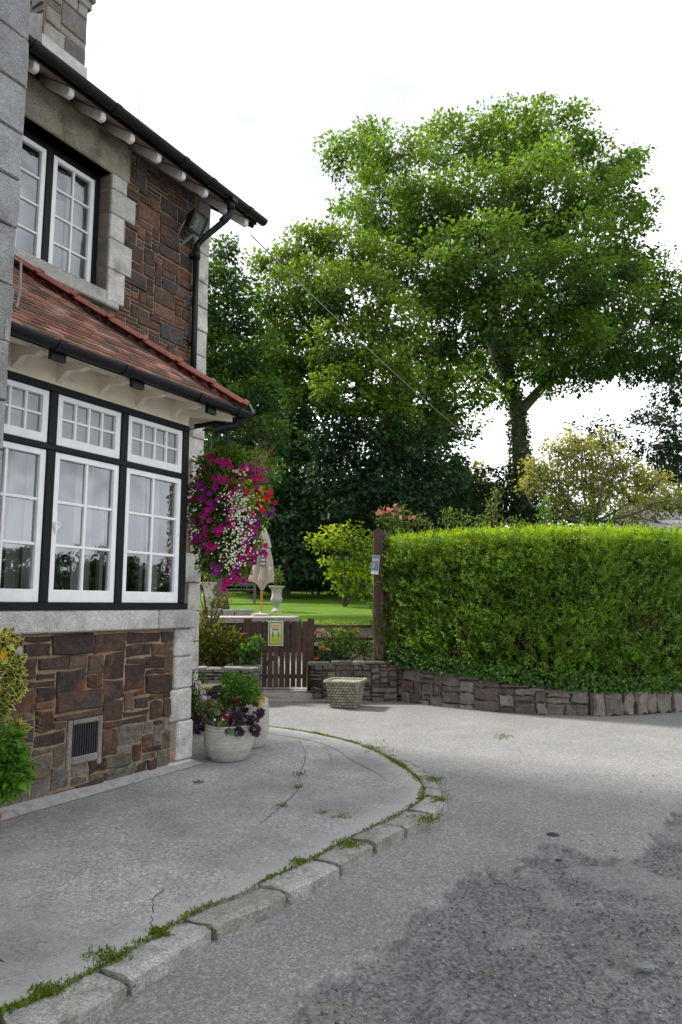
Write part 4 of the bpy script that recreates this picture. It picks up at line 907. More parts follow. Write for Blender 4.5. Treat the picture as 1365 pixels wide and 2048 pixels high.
# outbuilding at right
hb = thing('outbuilding', 'low grey slate roofed outbuilding beyond the hedge at the right edge', 'outbuilding', (0, 0, 0))
mb = MB(); mb.box(9.7, 18, 22.6, 28, 1.2, 3.95, (.34, .33, .35)); mb.build('outbuilding_wall', M['render_white'], hb)
mb = MB(); 
for k in range(9):
    t0, t1 = k/9, (k+1)/9+.01; y0, z0_ = 22.2+2.9*t0, 3.85+1.6*t0; y1, z1_ = 22.2+2.9*t1, 3.85+1.6*t1
    mb.add([(9.3+1.2*t0, y0, z0_+.03), (18, y0, z0_+.03), (18, y1, z1_), (9.3+1.2*t1, y1, z1_), (9.3+1.2*t0, y0, z0_), (18, y0, z0_)], [(0, 1, 2, 3), (4, 5, 1, 0)], tuple(v*(1+.08*((k*7) % 3-1)) for v in (.27, .25, .29)))
mb.add([(9.3, 22.2, 3.85), (10.5, 25.1, 5.45), (9.3, 28.4, 3.85)], [(0, 1, 2)], (.27, .25, .29))
mb.build('outbuilding_roof', M['slate'], hb)
mb = MB(); mb.box(11.0, 11.7, 22.57, 22.6, 3.1, 3.75, (.5, .5, .5)); mb.build('outbuilding_window', M['glass'], hb)

# ================================================================== VEGETATION
def ellip(rng, n, c, r, shell=.0):
    d = unit(rng.normal(size=(n, 3))); q = (shell+(1-shell)*rng.random((n, 1)))**(1/2.2); return np.array(c)+d*q*np.array(r), d
def make_leafset(rng, centers, outw, per, sr, L, W, ca, cb, flat=.5, droop=.3, jit=.14, tcol=None):
    """sprays: each spray centre gets `per` leaves in a flattened cluster"""
    n = len(centers); C = np.repeat(centers, per, 0); m = len(C)
    off = np.clip(rng.normal(size=(m, 3)), -1.5, 1.5)*np.array([1, 1, flat])*sr*.5; C = C+off
    O = np.repeat(outw, per, 0)
    D = unit(O*.7+off/sr*.9+rng.normal(size=(m, 3))*.5+np.array([0, 0, -droop])); Nn = unit(rng.normal(size=(m, 3))*.55+np.array([0, 0, .9])+O*.35)
    t = np.repeat(rng.random(n) if tcol is None else tcol, per)+rng.normal(0, .12, m); cols = colmix(rng, m, ca, cb, jit, t)
    return C, D, Nn, L*rng.uniform(.5, 1.4, m), W, cols
def curve(a, b, rng, bend=.15, n=5, lift=0.0):
    a = Vector(a); b = Vector(b); L_ = (b-a).length; out_ = []; o = Vector(rng.normal(size=3))*bend*L_
    for i in range(n+1):
        t = i/n; out_.append(a.lerp(b, t)+o*(t*(1-t))+Vector((0, 0, lift*L_*t*(1-t))))
    return out_
DK_ = 2.7
def tree(name, label, trunk, tr, lumps, seed, ca, cb, leaf=.17, dens=1.0, group=None, cat='tree', per=26, sr=.55, m_leaf='leaf', limbs=True, ivy=0, shell=.35, topc=None, flat=.45, droop=.3, forks=None, trunkmat='bark', colbias=None, twigr=.018):
    rng = np.random.default_rng(seed); t = thing(name, label, cat, tuple(trunk[0]), 0, group); o0 = np.array(trunk[0])
    tw = MB(); T = [Vector(p)-Vector(o0) for p in trunk]
    TT_ = resample(T, .4) if len(T) > 2 else T; k = len(TT_)
    rad = [tr*(.10+.90*(1-i/(k-1))**1.3)*(1+.35*max(0, 1-i*.4/.8)) for i in range(k)]
    tw.tube(TT_, rad, 12)
    for fk in forks or []:
        F_ = [Vector(p)-Vector(o0) for p in fk[0]]; F_ = resample(F_, .4); tw.tube(F_, [fk[1]*(1-.7*i/(len(F_)-1)) for i in range(len(F_))], 8)
    nodes = [(p, r) for p, r in zip(TT_[k//3:], rad[k//3:])]
    for fk in forks or []:
        F_ = [Vector(p)-Vector(o0) for p in fk[0]]; nodes += [(p, fk[1]*.5) for p in resample(F_, .6)[2:]]
    CS = []; OS = []; TC_ = []
    lz_ = [l[2] for l in lumps]; zlo, zhi = min(lz_), max(lz_)
    for (x, y, z, rx, ry, rz) in lumps:
        c = Vector((x, y, z))-Vector(o0); n = max(4, int(dens*DK_*(rx*ry*rz)**(2/3)*9))
        P, d = ellip(rng, n, c, (rx, ry, rz), shell); CS.append(P); OS.append(d)
        b = rng.normal(0, .22)
        tt = .45+b+.5*d[:, 2]+rng.normal(0, .12, n)  # lump tops tinted lighter, undersides darker: light and shade put into leaf colour
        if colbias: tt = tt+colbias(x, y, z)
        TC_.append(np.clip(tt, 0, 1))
        if limbs and (rx > 1.15 or tr < .4):
            best = min(nodes, key=lambda q: (q[0]-c).length+max(0, q[0].z-(c.z-.3))*1.5)
            br = min(best[1]*.6, .035+.05*max(rx, rz)); pts = curve(best[0], c, rng, .14, 6, .12); tw.tube(pts, [br*(1-.7*i/6) for i in range(7)], 6)
            for q in P[::max(1, n//16)]: a = pts[rng.integers(3, 7)]; pp = curve(a, q, rng, .18, 3); tw.tube(pp, [twigr, twigr*.8, twigr*.6, twigr*.3], 4)
    tw.build('trunk', M[trunkmat], t, smooth=True)
    C = np.concatenate(CS); O = np.concatenate(OS); T_ = np.concatenate(TC_)
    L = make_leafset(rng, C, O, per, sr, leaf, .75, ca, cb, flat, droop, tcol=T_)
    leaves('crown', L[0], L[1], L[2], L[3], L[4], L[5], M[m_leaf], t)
    if ivy:
        pts = []
        for i in range(ivy):
            h = rng.random(); j = min(int(h*(k-1)*.75), k-2); p = TT_[j].lerp(TT_[j+1], rng.random()); a = rng.uniform(0, 2*pi); rr = rad[j]*rng.uniform(.9, 1.5)
            pts.append((p.x+rr*cos(a), p.y+rr*sin(a), p.z, cos(a), sin(a), .1))
        q = np.array(pts); n = len(q)
        leaves('ivy', q[:, :3], unit(q[:, 3:]*.6+rng.normal(size=(n, 3))*.5+[0, 0, -.5]), unit(q[:, 3:]+rng.normal(size=(n, 3))*.3), .13*rng.uniform(.6, 1.3, n), .8, colmix(rng, n, (.035, .085, .025), (.09, .18, .045), .2), M['leaf_dark'], t)
    return t
def LP(Y, L, ky=.8):
    """crown lumps from (px, py, radius px[, depth offset])"""
    o = []
    for l in L:
        dy = l[3] if len(l) > 3 else 0; p = at(l[0], l[1], Y+dy); r = l[2]*(Y+dy)/FPX; o.append((p[0], p[1], p[2], r, r*ky, r*.82))
    return o
# --- great sycamore
big = [(1010, 275, 95), (1110, 265, 85, 1), (905, 290, 80), (800, 310, 72, -1), (705, 325, 52), (1200, 330, 70, 1), (1238, 320, 40), (740, 275, 40), (1230, 430, 62), (960, 400, 105, -3), (1080, 400, 110, -3), (860, 410, 85, -3), (760, 400, 72, -2), (720, 440, 45), (1170, 480, 100, -2), (1265, 490, 42), (1000, 520, 120, -5), (1120, 560, 110, -5), (1230, 590, 95, -2), (1300, 610, 60, 0), (870, 540, 85, -4), (790, 500, 70, -2), (900, 650, 85, -4), (1020, 640, 85, -5), (1140, 670, 80, -4), (1240, 690, 72, -2), (1320, 690, 55, 0), (1340, 640, 40), (830, 740, 65, -2), (920, 780, 62, -2), (960, 740, 50, 2), (1190, 735, 42, -1), (1120, 740, 40, 2), (880, 840, 40, -1), (1290, 740, 40, 0), (1140, 725, 44, -1), (1200, 690, 50, 1), (1085, 755, 28, -1), (1060, 700, 50, 2), (1250, 730, 34, 1), (930, 700, 60, 3), (1050, 330, 80, 4), (930, 480, 90, 4), (1150, 600, 90, 4), (1010, 700, 60, 5), (960, 800, 34, 0), (900, 830, 36, -1), (1000, 790, 26, -1), (1100, 790, 22, -1), (940, 850, 24, 0), (1160, 780, 24, 0), (1360, 740, 40), (1340, 560, 42), (1370, 620, 50), (1390, 690, 50), (1310, 520, 30), (1275, 560, 50), (860, 600, 70, 3), (1060, 480, 100, 4)]
_r = random.Random(5); big = [(a[0], a[1], a[2]*.9)+tuple(a[3:]) for a in big]+[(a[0]+a[2]*.92*cos(q), a[1]+a[2]*.85*sin(q), a[2]*_r.uniform(.28, .46), (a[3] if len(a) > 3 else 0)+_r.uniform(-2, 2)) for a in big[:43] for q in (_r.uniform(0, 6.28), _r.uniform(0, 6.28), _r.uniform(0, 6.28)) if (a[1]+a[2]*sin(q) < 770 or a[1] > 830) and a[1]+a[2]*.85*sin(q) > 245]
Yt = 28.0; tb = at(1045, 1010, Yt); g0 = (tb[0], Yt, 1.9)
trk = [g0, at(1040, 900, Yt), at(1030, 800, Yt), at(1000, 700, Yt), at(985, 600, Yt), at(990, 480, Yt), at(1010, 360, Yt), at(1030, 270, Yt)]
fk = [([at(1035, 830, Yt), at(1080, 780, Yt-.5), at(1130, 730, Yt-1), at(1200, 690, Yt-2), at(1270, 650, Yt-2)], .24), ([at(1010, 760, Yt), at(1030, 660, Yt), at(1080, 560, Yt), at(1140, 440, Yt), at(1180, 360, Yt)], .28), ([at(1000, 720, Yt), at(950, 620, Yt), at(890, 520, Yt-1), at(820, 430, Yt-1), at(760, 360, Yt-1)], .24), ([at(1020, 790, Yt), at(960, 740, Yt-1), at(900, 710, Yt-2), at(850, 690, Yt-2)], .14)]
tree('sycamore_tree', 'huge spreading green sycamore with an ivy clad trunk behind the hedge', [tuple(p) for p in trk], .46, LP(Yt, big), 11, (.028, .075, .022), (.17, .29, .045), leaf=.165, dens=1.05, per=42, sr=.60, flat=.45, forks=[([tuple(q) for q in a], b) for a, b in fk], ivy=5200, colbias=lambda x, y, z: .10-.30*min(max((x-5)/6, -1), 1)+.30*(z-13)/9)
# --- second sycamore, centre
s2 = [(560, 520, 40), (600, 495, 42), (650, 480, 36), (690, 500, 60), (620, 570, 66, -1), (550, 590, 42), (700, 590, 80, -2), (760, 540, 60), (610, 650, 58), (560, 660, 38), (690, 690, 70, -2), (780, 640, 70, -2), (600, 720, 50), (560, 740, 44), (520, 690, 30), (640, 720, 50), (530, 620, 26), (780, 740, 70, -2), (850, 700, 48), (700, 780, 66, -2), (840, 790, 58), (770, 830, 60, -2), (640, 770, 40), (800, 880, 50), (880, 860, 36), (540, 720, 30), (530, 530, 22), (620, 800, 40)]
Y2 = 24.0; b2 = at(770, 1050, Y2); trk = [(b2[0], Y2, 1.8), at(790, 900, Y2), at(810, 800, Y2), at(810, 720, Y2), at(770, 620, Y2), at(720, 530, Y2)]
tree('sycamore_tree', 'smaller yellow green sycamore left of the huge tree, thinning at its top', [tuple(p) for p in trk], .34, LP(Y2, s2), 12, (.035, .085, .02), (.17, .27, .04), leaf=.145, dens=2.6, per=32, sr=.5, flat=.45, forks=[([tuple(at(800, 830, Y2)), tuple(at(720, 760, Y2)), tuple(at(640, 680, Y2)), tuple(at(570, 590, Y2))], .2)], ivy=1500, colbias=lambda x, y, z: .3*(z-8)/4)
# --- tree behind the house corner
s3 = [(440, 500, 34), (420, 560, 50), (470, 580, 44), (450, 640, 55), (500, 640, 30), (430, 710, 66), (500, 720, 42), (530, 690, 22), (450, 790, 66), (520, 790, 42), (470, 870, 60), (530, 870, 44), (400, 640, 60), (390, 760, 70), (340, 600, 70), (340, 760, 80), (520, 940, 50), (450, 950, 60)]
Y3 = 19.0; b3 = at(440, 1100, Y3)
tree('leafy_tree', 'dark green leafy tree rising close behind the house corner', [(b3[0], Y3, 1.5), tuple(at(430, 900, Y3)), tuple(at(430, 700, Y3)), tuple(at(430, 560, Y3))], .22, LP(Y3, s3), 13, (.026, .075, .024), (.10, .20, .04), leaf=.12, dens=4.2, per=26, sr=.42, flat=.35)
# --- evergreens, dark
def ever(label, Y, L, seed, ca=(.024, .058, .030), cb=(.065, .14, .06), dens=2.2, leaf=.16, base=1180, per=24, sr=.5, name='evergreen_tree', **k):
    L = LP(Y, L, 1.0); cx = sum(l[0] for l in L)/len(L); zt = max(l[2] for l in L)
    return tree(name, label, [(cx, Y, 1.8), (cx, Y, (1.8+zt)/2), (cx, Y, zt)], .12, L, seed, ca, cb, leaf=leaf, dens=dens, per=per, sr=sr, m_leaf='leaf_dark', **k)
ever('very dark feathery conifer behind the parasol, left of the shaded gap', 25, [(600, 800, 50), (570, 860, 60), (620, 880, 66), (560, 940, 66), (620, 970, 70), (570, 1030, 70), (640, 1050, 70), (560, 1110, 66), (620, 1130, 60), (520, 1000, 50), (500, 1080, 60), (520, 1150, 40)], 21, flat=.25, droop=.5)
ever('broad dark evergreen with layered boughs in the middle, above the lime shrub', 22.5, [(700, 830, 56), (660, 890, 50), (740, 890, 70), (680, 950, 56), (760, 960, 66), (830, 900, 60), (880, 950, 44), (700, 1010, 52), (800, 1010, 60), (860, 1010, 50)], 22, ca=(.018, .048, .024), cb=(.05, .105, .045), flat=.3, droop=.5)
ever('dark evergreen behind the tall post, left of the hedge', 27, [(820, 860, 70), (870, 900, 60), (800, 960, 80), (880, 970, 56), (760, 1050, 80), (850, 1050, 80), (700, 1080, 80), (780, 1120, 60), (900, 1040, 40), (860, 1130, 60), (700, 1150, 50)], 23)
ever('dark ivy covered bushes under the huge sycamore', 25, [(1000, 960, 40), (980, 1010, 46), (1040, 1000, 50), (1090, 1020, 50), (1060, 960, 34), (1010, 1060, 50), (960, 1060, 40), (1120, 1050, 40)], 24, ca=(.014, .032, .014), cb=(.035, .065, .025), name='ivy_bush', cat='bush', leaf=.13)
ever('dark leafy tree behind the pale lichened apple tree', 23, [(1180, 860, 34), (1230, 880, 36), (1200, 930, 50), (1150, 930, 40), (1250, 960, 40), (1180, 1000, 50), (1110, 1000, 40)], 25, ca=(.02, .04, .02), cb=(.05, .075, .035), dens=1.2, name='leafy_tree', leaf=.13)
ever('blue green tree at the right edge below the sycamore branches', 30, [(1340, 780, 40), (1300, 830, 26), (1350, 850, 46), (1310, 900, 36), (1370, 920, 56), (1320, 950, 40), (1410, 800, 50), (1420, 900, 60)], 26, ca=(.022, .05, .028), cb=(.045, .09, .04), dens=1.6, name='leafy_tree')
tree('yellow_tree', 'yellowish green tree glimpsed low between the dark evergreens and the sycamore trunk', [(at(940, 1060, 33)[0], 33, 1.9), tuple(at(940, 980, 33))], .15, LP(33, [(940, 950, 32), (925, 985, 34), (965, 980, 26), (930, 1030, 38), (960, 1040, 30)]), 27, (.10, .11, .02), (.26, .24, .035), leaf=.18, dens=1.8, per=20)
# background woodland mass, dark and far
rng = np.random.default_rng(5); C = np.stack([rng.uniform(-16, 7.2, 7000), rng.uniform(32, 38, 7000), 1.6+rng.random(7000)**1.3*np.interp(rng.uniform(-16, 7.2, 7000), [-16, 3, 7], [6, 6, 1.5])], 1)
O = np.tile([0, -1, .2], (7000, 1)).astype(float)
L = make_leafset(rng, C, O, 14, .9, .26, .8, (.02, .04, .02), (.05, .09, .04), .6)
o = leaves('distant_wood', *L[:6], M['leaf_dark']); tag(o, 'dark mass of woodland undergrowth behind the lawn', 'woodland', kind='stuff')
# --- pale lichened apple tree
ap = [(1085, 940, 30), (1060, 970, 24), (1120, 900, 34), (1110, 960, 34), (1150, 880, 26), (1170, 910, 34), (1200, 880, 22), (1230, 920, 34), (1170, 960, 36), (1220, 970, 32), (1270, 950, 30), (1295, 975, 24), (1130, 1000, 30), (1200, 1010, 30), (1260, 1000, 26), (1065, 935, 18), (1320, 960, 16)]
Ya = 17.0; ba = at(1180, 1110, Ya); f0 = at(1182, 1050, Ya)
fk = [([tuple(f0), tuple(at(px_, (py_+1040)/2+10, Ya+d_)), tuple(at(px_, py_, Ya+d_))], .045) for px_, py_, d_ in ((1080, 930, 0), (1120, 880, -.3), (1165, 870, .4), (1225, 880, 0), (1270, 930, .3), (1300, 970, -.3), (1140, 940, .7), (1205, 900, -.6), (1060, 960, -.4))]
tree('apple_tree', 'pale lichened apple tree with many bare stems and sparse yellow green leaves above the hedge', [(ba[0], Ya, 1.2), tuple(at(1182, 1070, Ya)), tuple(f0), tuple(at(1180, 960, Ya))], .10, LP(Ya, ap), 31, (.20, .22, .07), (.46, .47, .15), leaf=.075, dens=15, per=14, sr=.22, forks=fk, twigr=.010, flat=.8, droop=.1)
tree('apple_tree', 'low wide yellow green apple tree spreading over the grey roof at the right', [(at(1400, 1100, 19)[0], 19, 1.2), tuple(at(1390, 1040, 19)), tuple(at(1340, 1000, 19))], .09, LP(19, [(1250, 1030, 22), (1280, 1005, 24), (1310, 1010, 26), (1330, 985, 20), (1350, 1010, 30), (1385, 990, 30), (1240, 1050, 16), (1420, 1010, 40), (1270, 1045, 16)]), 32, (.20, .23, .06), (.46, .48, .13), leaf=.08, dens=12, per=14, sr=.3, twigr=.010, flat=.7)
# --- lime shrub on the lawn edge
tree('lime_shrub', 'bright lime green arching shrub at the back of the lawn', [(at(690, 1190, 21.3)[0], 21.3, 1.6), tuple(at(690, 1120, 21.3))], .06, LP(21.3, [(660, 1075, 26), (700, 1070, 28), (730, 1090, 28), (640, 1085, 16), (690, 1110, 34), (740, 1125, 28), (700, 1150, 24), (730, 1165, 22), (625, 1078, 8), (690, 1170, 22), (655, 1130, 16), (715, 1180, 16), (670, 1155, 14)]), 33, (.13, .24, .02), (.40, .50, .04), leaf=.11, dens=6, per=12, sr=.3, cat='shrub', twigr=.012)

ever('dense dark evergreen filling the gap between the house corner and the parasol', 28, [(440, 760, 80), (500, 800, 70), (540, 760, 50), (470, 880, 80), (550, 850, 60), (430, 960, 90), (520, 960, 80), (450, 1060, 90), (530, 1060, 70), (560, 780, 40), (580, 740, 36), (480, 700, 50)], 29, ca=(.018, .045, .024), cb=(.05, .105, .045))

# ---- clipped hedge
rng = np.random.default_rng(77)
HP = [Vector((x, y, 0)) for x, y in [(.86, 13.9), (.80, 13.2), (.86, 12.62), (1.05, 12.3), (1.5, 11.98), (2.0, 11.55), (2.5, 11.22), (3.1, 10.98), (3.7, 10.92), (4.45, 11.05), (5.3, 11.35), (6.7, 12.05), (9.2, 13.7)]]
HPs = resample(HP, .05); nH = len(HPs)
HPa = np.array([tuple(p) for p in HPs]); HD = unit(np.gradient(HPa, axis=0)); HN = np.stack([HD[:, 1], -HD[:, 0], 0*HD[:, 0]], 1)
hedge = thing('clipped_hedge', 'long tall clipped green hedge with a yellow green top above the curved stone wall', 'hedge', (2.5, 11.8, .4)); ho = np.array([2.5, 11.8, .4])
def hz_base(i): return np.interp(i*.05, [0, 1.6, 3.2, 5.2, 9], [.75, .66, .52, .34, .36])
HTOP = 2.76
def sprigs(P, D, nl, sl, ll, W, cols, jit=.35):
    """a stem of length sl with nl leaves; returns leaf arrays"""
    n = len(P); i = np.repeat(np.arange(n), nl); t = np.tile(np.linspace(.1, 1, nl), n); m = n*nl
    up = unit(D+rng.normal(size=D.shape)*.15); C = P[i]+up[i]*(t*sl[i])[:, None]
    rnd_ = unit(rng.normal(size=(m, 3))); S = unit(rnd_-up[i]*np.sum(rnd_*up[i], 1, keepdims=True)); Dd = unit(S*1.0+up[i]*(.45+.9*t[:, None]**3)); Nn = unit(np.cross(Dd, np.cross(up[i], Dd))+rng.normal(size=(m, 3))*.2)
    Nn = np.where(Nn[:, 2:3] < 0, -Nn, Nn)
    return C, Dd, Nn, ll*rng.uniform(.6, 1.2, m)*(1.1-.45*t), W, cols[i]*(1+rng.normal(0, .13, (m, 1)))
n = 20000; idx_ = rng.integers(0, nH, n); zt_ = rng.random(n)**.95
gapm = (vnoise(idx_*.05*2.6, zt_*4.2, 1, 35, 3) > .37) | (zt_ > .86) | (rng.random(n) < .22); idx_ = idx_[gapm]; zt_ = zt_[gapm]; n = len(idx_)
zb = hz_base(idx_); z = zb-.06+(HTOP-zb+.02)*zt_
lump = vnoise(idx_*.05*2.2+5, z*2.4, 1, 31, 3)-.5; lump2 = vnoise(idx_*.05*9, z*7, 1, 32, 2)-.5
depth = lump*.30+lump2*.15+rng.uniform(-.16, .06, n)-np.clip((z-HTOP+.25)/.25, 0, 1)**2*.10-np.clip((zb+.25-z)/.3, 0, 1)*.0
P = HPa[idx_]+HN[idx_]*depth[:, None]+np.array([0, 0, 1])*z[:, None]
D = unit(HN[idx_]*rng.uniform(.3, 1.0, n)[:, None]+np.array([0, 0, 1])*rng.uniform(.1, 1.1, n)[:, None]+rng.normal(size=(n, 3))*.25)
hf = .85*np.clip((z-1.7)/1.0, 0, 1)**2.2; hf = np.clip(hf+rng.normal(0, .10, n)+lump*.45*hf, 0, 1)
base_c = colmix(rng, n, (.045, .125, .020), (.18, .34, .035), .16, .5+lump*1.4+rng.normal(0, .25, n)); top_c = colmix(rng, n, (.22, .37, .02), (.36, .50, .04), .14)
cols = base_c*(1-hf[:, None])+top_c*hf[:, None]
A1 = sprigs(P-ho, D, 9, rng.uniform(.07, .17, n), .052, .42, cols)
n2 = 5200; ii2 = rng.integers(0, nH, n2); dp_ = rng.uniform(-1.25, .02, n2); z2 = HTOP-.05+rng.normal(0, .025, n2)+.04*vnoise(ii2*.08, dp_, 1, 33)
P2 = HPa[ii2]+HN[ii2]*dp_[:, None]+np.array([0, 0, 1])*z2[:, None]; D2 = unit(np.array([0, 0, 1.])+rng.normal(size=(n2, 3))*.3)
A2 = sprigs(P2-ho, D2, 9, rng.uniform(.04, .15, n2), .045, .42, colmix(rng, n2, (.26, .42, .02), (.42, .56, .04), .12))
# long loose shoots
n3 = 900; i3 = rng.integers(0, nH, n3); z3 = rng.uniform(.6, 2.7, n3); P3 = HPa[i3]+HN[i3]*.05+np.array([0, 0, 1])*z3[:, None]
A3 = sprigs(P3-ho, unit(HN[i3]*.6+np.array([0, 0, .8])+rng.normal(size=(n3, 3))*.3), 15, rng.uniform(.16, .30, n3), .075, .3, colmix(rng, n3, (.10, .20, .04), (.18, .32, .05), .12))
n4 = 170; i4 = rng.integers(0, nH, n4); P4 = HPa[i4]+HN[i4]*rng.uniform(-.9, 0, n4)[:, None]+np.array([0, 0, HTOP-.04])
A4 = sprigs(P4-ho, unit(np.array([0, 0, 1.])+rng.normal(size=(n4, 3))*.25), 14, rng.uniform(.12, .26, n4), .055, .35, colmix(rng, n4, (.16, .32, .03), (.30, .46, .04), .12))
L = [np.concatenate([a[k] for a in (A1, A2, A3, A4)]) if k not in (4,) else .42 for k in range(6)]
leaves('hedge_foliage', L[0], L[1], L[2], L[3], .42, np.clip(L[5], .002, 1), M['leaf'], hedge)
core = MB(); R4 = random.Random(4); rows = 14
for j in range(rows+1):
    for i in range(0, nH, 3):
        zb = hz_base(i); zz2 = zb-.05+(HTOP-.06-zb)*j/rows; d = -.24+.22*(vnoise(np.array([i*.05*2.2+5]), np.array([zz2*2.4]), 1, 31, 3)[0]-.5)+R4.uniform(-.03, .03); q = HPa[i]+HN[i]*d-ho
        core.v.append((q[0], q[1], zz2-.4)); core.c.append((1, 1, 1))
kk = len(range(0, nH, 3))
for j in range(rows):
    for i in range(kk-1): core.f.append((j*kk+i, j*kk+i+1, (j+1)*kk+i+1, (j+1)*kk+i)); core.m.append(0)
b0_ = len(core.v)
for i in range(0, nH, 3): q = HPa[i]-HN[i]*1.3-ho; core.v.append((q[0], q[1], HTOP-.46)); core.c.append((1, 1, 1))
for i in range(kk-1): core.f.append((rows*kk+i, rows*kk+i+1, b0_+i+1, b0_+i)); core.m.append(0)
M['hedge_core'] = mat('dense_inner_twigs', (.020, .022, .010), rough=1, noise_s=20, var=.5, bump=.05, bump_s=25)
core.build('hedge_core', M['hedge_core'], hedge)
st = MB()
for k in range(420):
    i = R4.randrange(nH); q = HPa[i]+HN[i]*R4.uniform(-.20, -.02)-ho; z0 = R4.uniform(.5, 1.5); a = Vector((q[0], q[1], z0-.4)); st.tube([a, a+Vector((R4.uniform(-.06, .06), R4.uniform(-.06, .06), .35)), a+Vector((R4.uniform(-.15, .15), R4.uniform(-.12, .12), R4.uniform(.5, .9)))], [.009, .007, .004], 4)
st.build('hedge_stems', mat('brown_hedge_stem', (.16, .085, .045), rough=.9, noise_s=9, var=.3), hedge)
def ivyfall(name, label, path_i, n, zlo, zhi, out, size, ca, cb, cat='ivy', seed=1):
    r = np.random.default_rng(seed); i = r.integers(path_i[0], path_i[1], n); zb = hz_base(i); z = zb+r.uniform(zlo, zhi, n); P = HPa[i]+HN[i]*(out+r.normal(0, .05, n)+np.clip(zb-z, 0, 1)*.15)[:, None]+np.array([0, 0, 1])*z[:, None]
    o = leaves(name, P, unit(r.normal(size=(n, 3))*.6+[0, 0, -.7]+HN[i]*.4), unit(HN[i]+r.normal(size=(n, 3))*.35+[0, 0, .5]), size*r.uniform(.6, 1.3, n), .9, colmix(r, n, ca, cb, .2), M['leaf_dark'])
    tag(o, label, cat, kind='stuff')
ivyfall('ivy_ground_cover', 'dark ivy creeping out from under the hedge over the top of the stone wall', (20, nH), 4200, -.03, .22, .13, .05, (.03, .085, .018), (.09, .19, .035), seed=2)

# ---- plants helper
DB_ = 4.0
def bushy(name, label, cat, Y, L, seed, ca, cb, leaf, dens=60, per=8, sr=.10, W=.5, stems=True, mleaf='leaf', droop=.1, flat=1, ky=.9, base=None, group=None, jit=.16):
    r = np.random.default_rng(seed); lum = LP(Y, L, ky); cx = sum(l[0] for l in lum)/len(lum); zb = base if base is not None else min(l[2]-l[5] for l in lum)
    t = thing(name, label, cat, (cx, Y, zb), 0, group); o0 = np.array([cx, Y, zb]); CS = []; OS = []; tw = MB()
    for (x, y, z, rx, ry, rz) in lum:
        n = max(8, int(dens*DB_*(rx*ry*rz)**(2/3)*20)); P, d = ellip(r, n, (x-o0[0], y-o0[1], z-o0[2]), (rx, ry, rz), .2); P[:, 2] = np.maximum(P[:, 2], .01); CS.append(P); OS.append(d)
        for q in P[::max(1, n//9)]: tw.tube([(r.uniform(-.05, .05), r.uniform(-.03, .03), 0), tuple(np.array([x, y, z])-o0), tuple(q)], [.006, .004, .002], 4)
    if stems: tw.build('stems', M['twig'], t)
    C = np.concatenate(CS); O = np.concatenate(OS); a = make_leafset(r, C, O, per, sr, leaf, W, ca, cb, flat, droop, jit); a[0][:, 2] = np.maximum(a[0][:, 2], .005)
    leaves('foliage', a[0], a[1], a[2], a[3], W, a[5], M[mleaf], t); return t, o0, C, O
def flower_verts(r, lobes=5, cup=.35, notch=.2):
    v = [(0, 0, -r*cup)]; n = lobes*4
    for i in range(n):
        a = 2*pi*i/n; rr = r*(1-notch*(abs(((a*lobes/(2*pi)) % 1)-.5)*2)**2); v.append((rr*.5*cos(a), rr*.5*sin(a), -r*cup*.25))
    for i in range(n):
        a = 2*pi*i/n; rr = r*(1-notch*(abs(((a*lobes/(2*pi)) % 1)-.5)*2)**2); v.append((rr*cos(a), rr*sin(a), r*.05*sin(a*lobes*.5+1)-r*.06))
    f = [(0, 1+i, 1+(i+1) % n) for i in range(n)]+[(1+i, 1+n+i, 1+n+(i+1) % n, 1+(i+1) % n) for i in range(n)]
    return v, f, n
def scatter_flowers(name, P, Nn, r, col, centre, mat_, parent, lobes=5, seed=0, cup=.35):
    rr = random.Random(seed); mb = MB(); v, f, n = flower_verts(1, lobes, cup)
    for p, nn in zip(P, Nn):
        q = Vector(nn).normalized().to_track_quat('Z', 'Y'); s = r*rr.uniform(.75, 1.15); a = rr.uniform(0, 6); ca_2, sa_2 = cos(a), sin(a)
        vs = [tuple(Vector(p)+q @ Vector(((x*ca_2-y*sa_2)*s, (x*sa_2+y*ca_2)*s, z_*s))) for x, y, z_ in v]; k = rr.uniform(.75, 1.2); c = col if not isinstance(col, list) else rr.choice(col); b = len(mb.v)
        mb.add(vs, f, tuple(x*k for x in c)); mb.c[b] = centre
        for j in range(1, 1+n): mb.c[b+j] = tuple((x*.75+y*.25)*k for x, y in zip(c, centre))
    return mb.build(name, M[mat_], parent)
# ---- hanging basket
YB = 7.35; bc_ = at(457, 1010, YB)
hbk = thing('hanging_basket', 'overflowing hanging basket of magenta, red and white flowers under the bay roof corner', 'flower basket', (bc_[0], YB, 2.62)); bo = np.array([bc_[0], YB, 2.62])
mb = MB(); mb.lathe([(.02, -.16), (.10, -.14), (.16, -.05), (.18, .05)], 20); mb.build('basket', M['iron'], hbk)
hook = Vector(tuple(at(455, 868, YB)))-Vector(bo); mb = MB()
for a in (0.5, 2.6, 4.7): mb.tube([hook, (.18*cos(a), .18*sin(a), .05)], .006, 5)
mb.tube([hook+Vector((0, 0, .22)), hook], .008, 6); mb.tube([hook+Vector((-.30, .22, .10)), hook+Vector((-.14, .1, .06)), hook+Vector((0, 0, .0))], .012, 6)
mb.build('hanger_chain', M['iron'], hbk)
r = np.random.default_rng(3)
BL = [(425, 930, 30), (460, 915, 28), (500, 935, 30), (415, 980, 36), (460, 970, 40), (510, 985, 28), (405, 1030, 30), (450, 1030, 42), (495, 1035, 36), (420, 1080, 34), (465, 1085, 38), (500, 1085, 22), (435, 1125, 28), (470, 1130, 24), (478, 1152, 14), (415, 1120, 18), (520, 1010, 16)]
lum = LP(YB, BL, .9); CS = []; OS = []
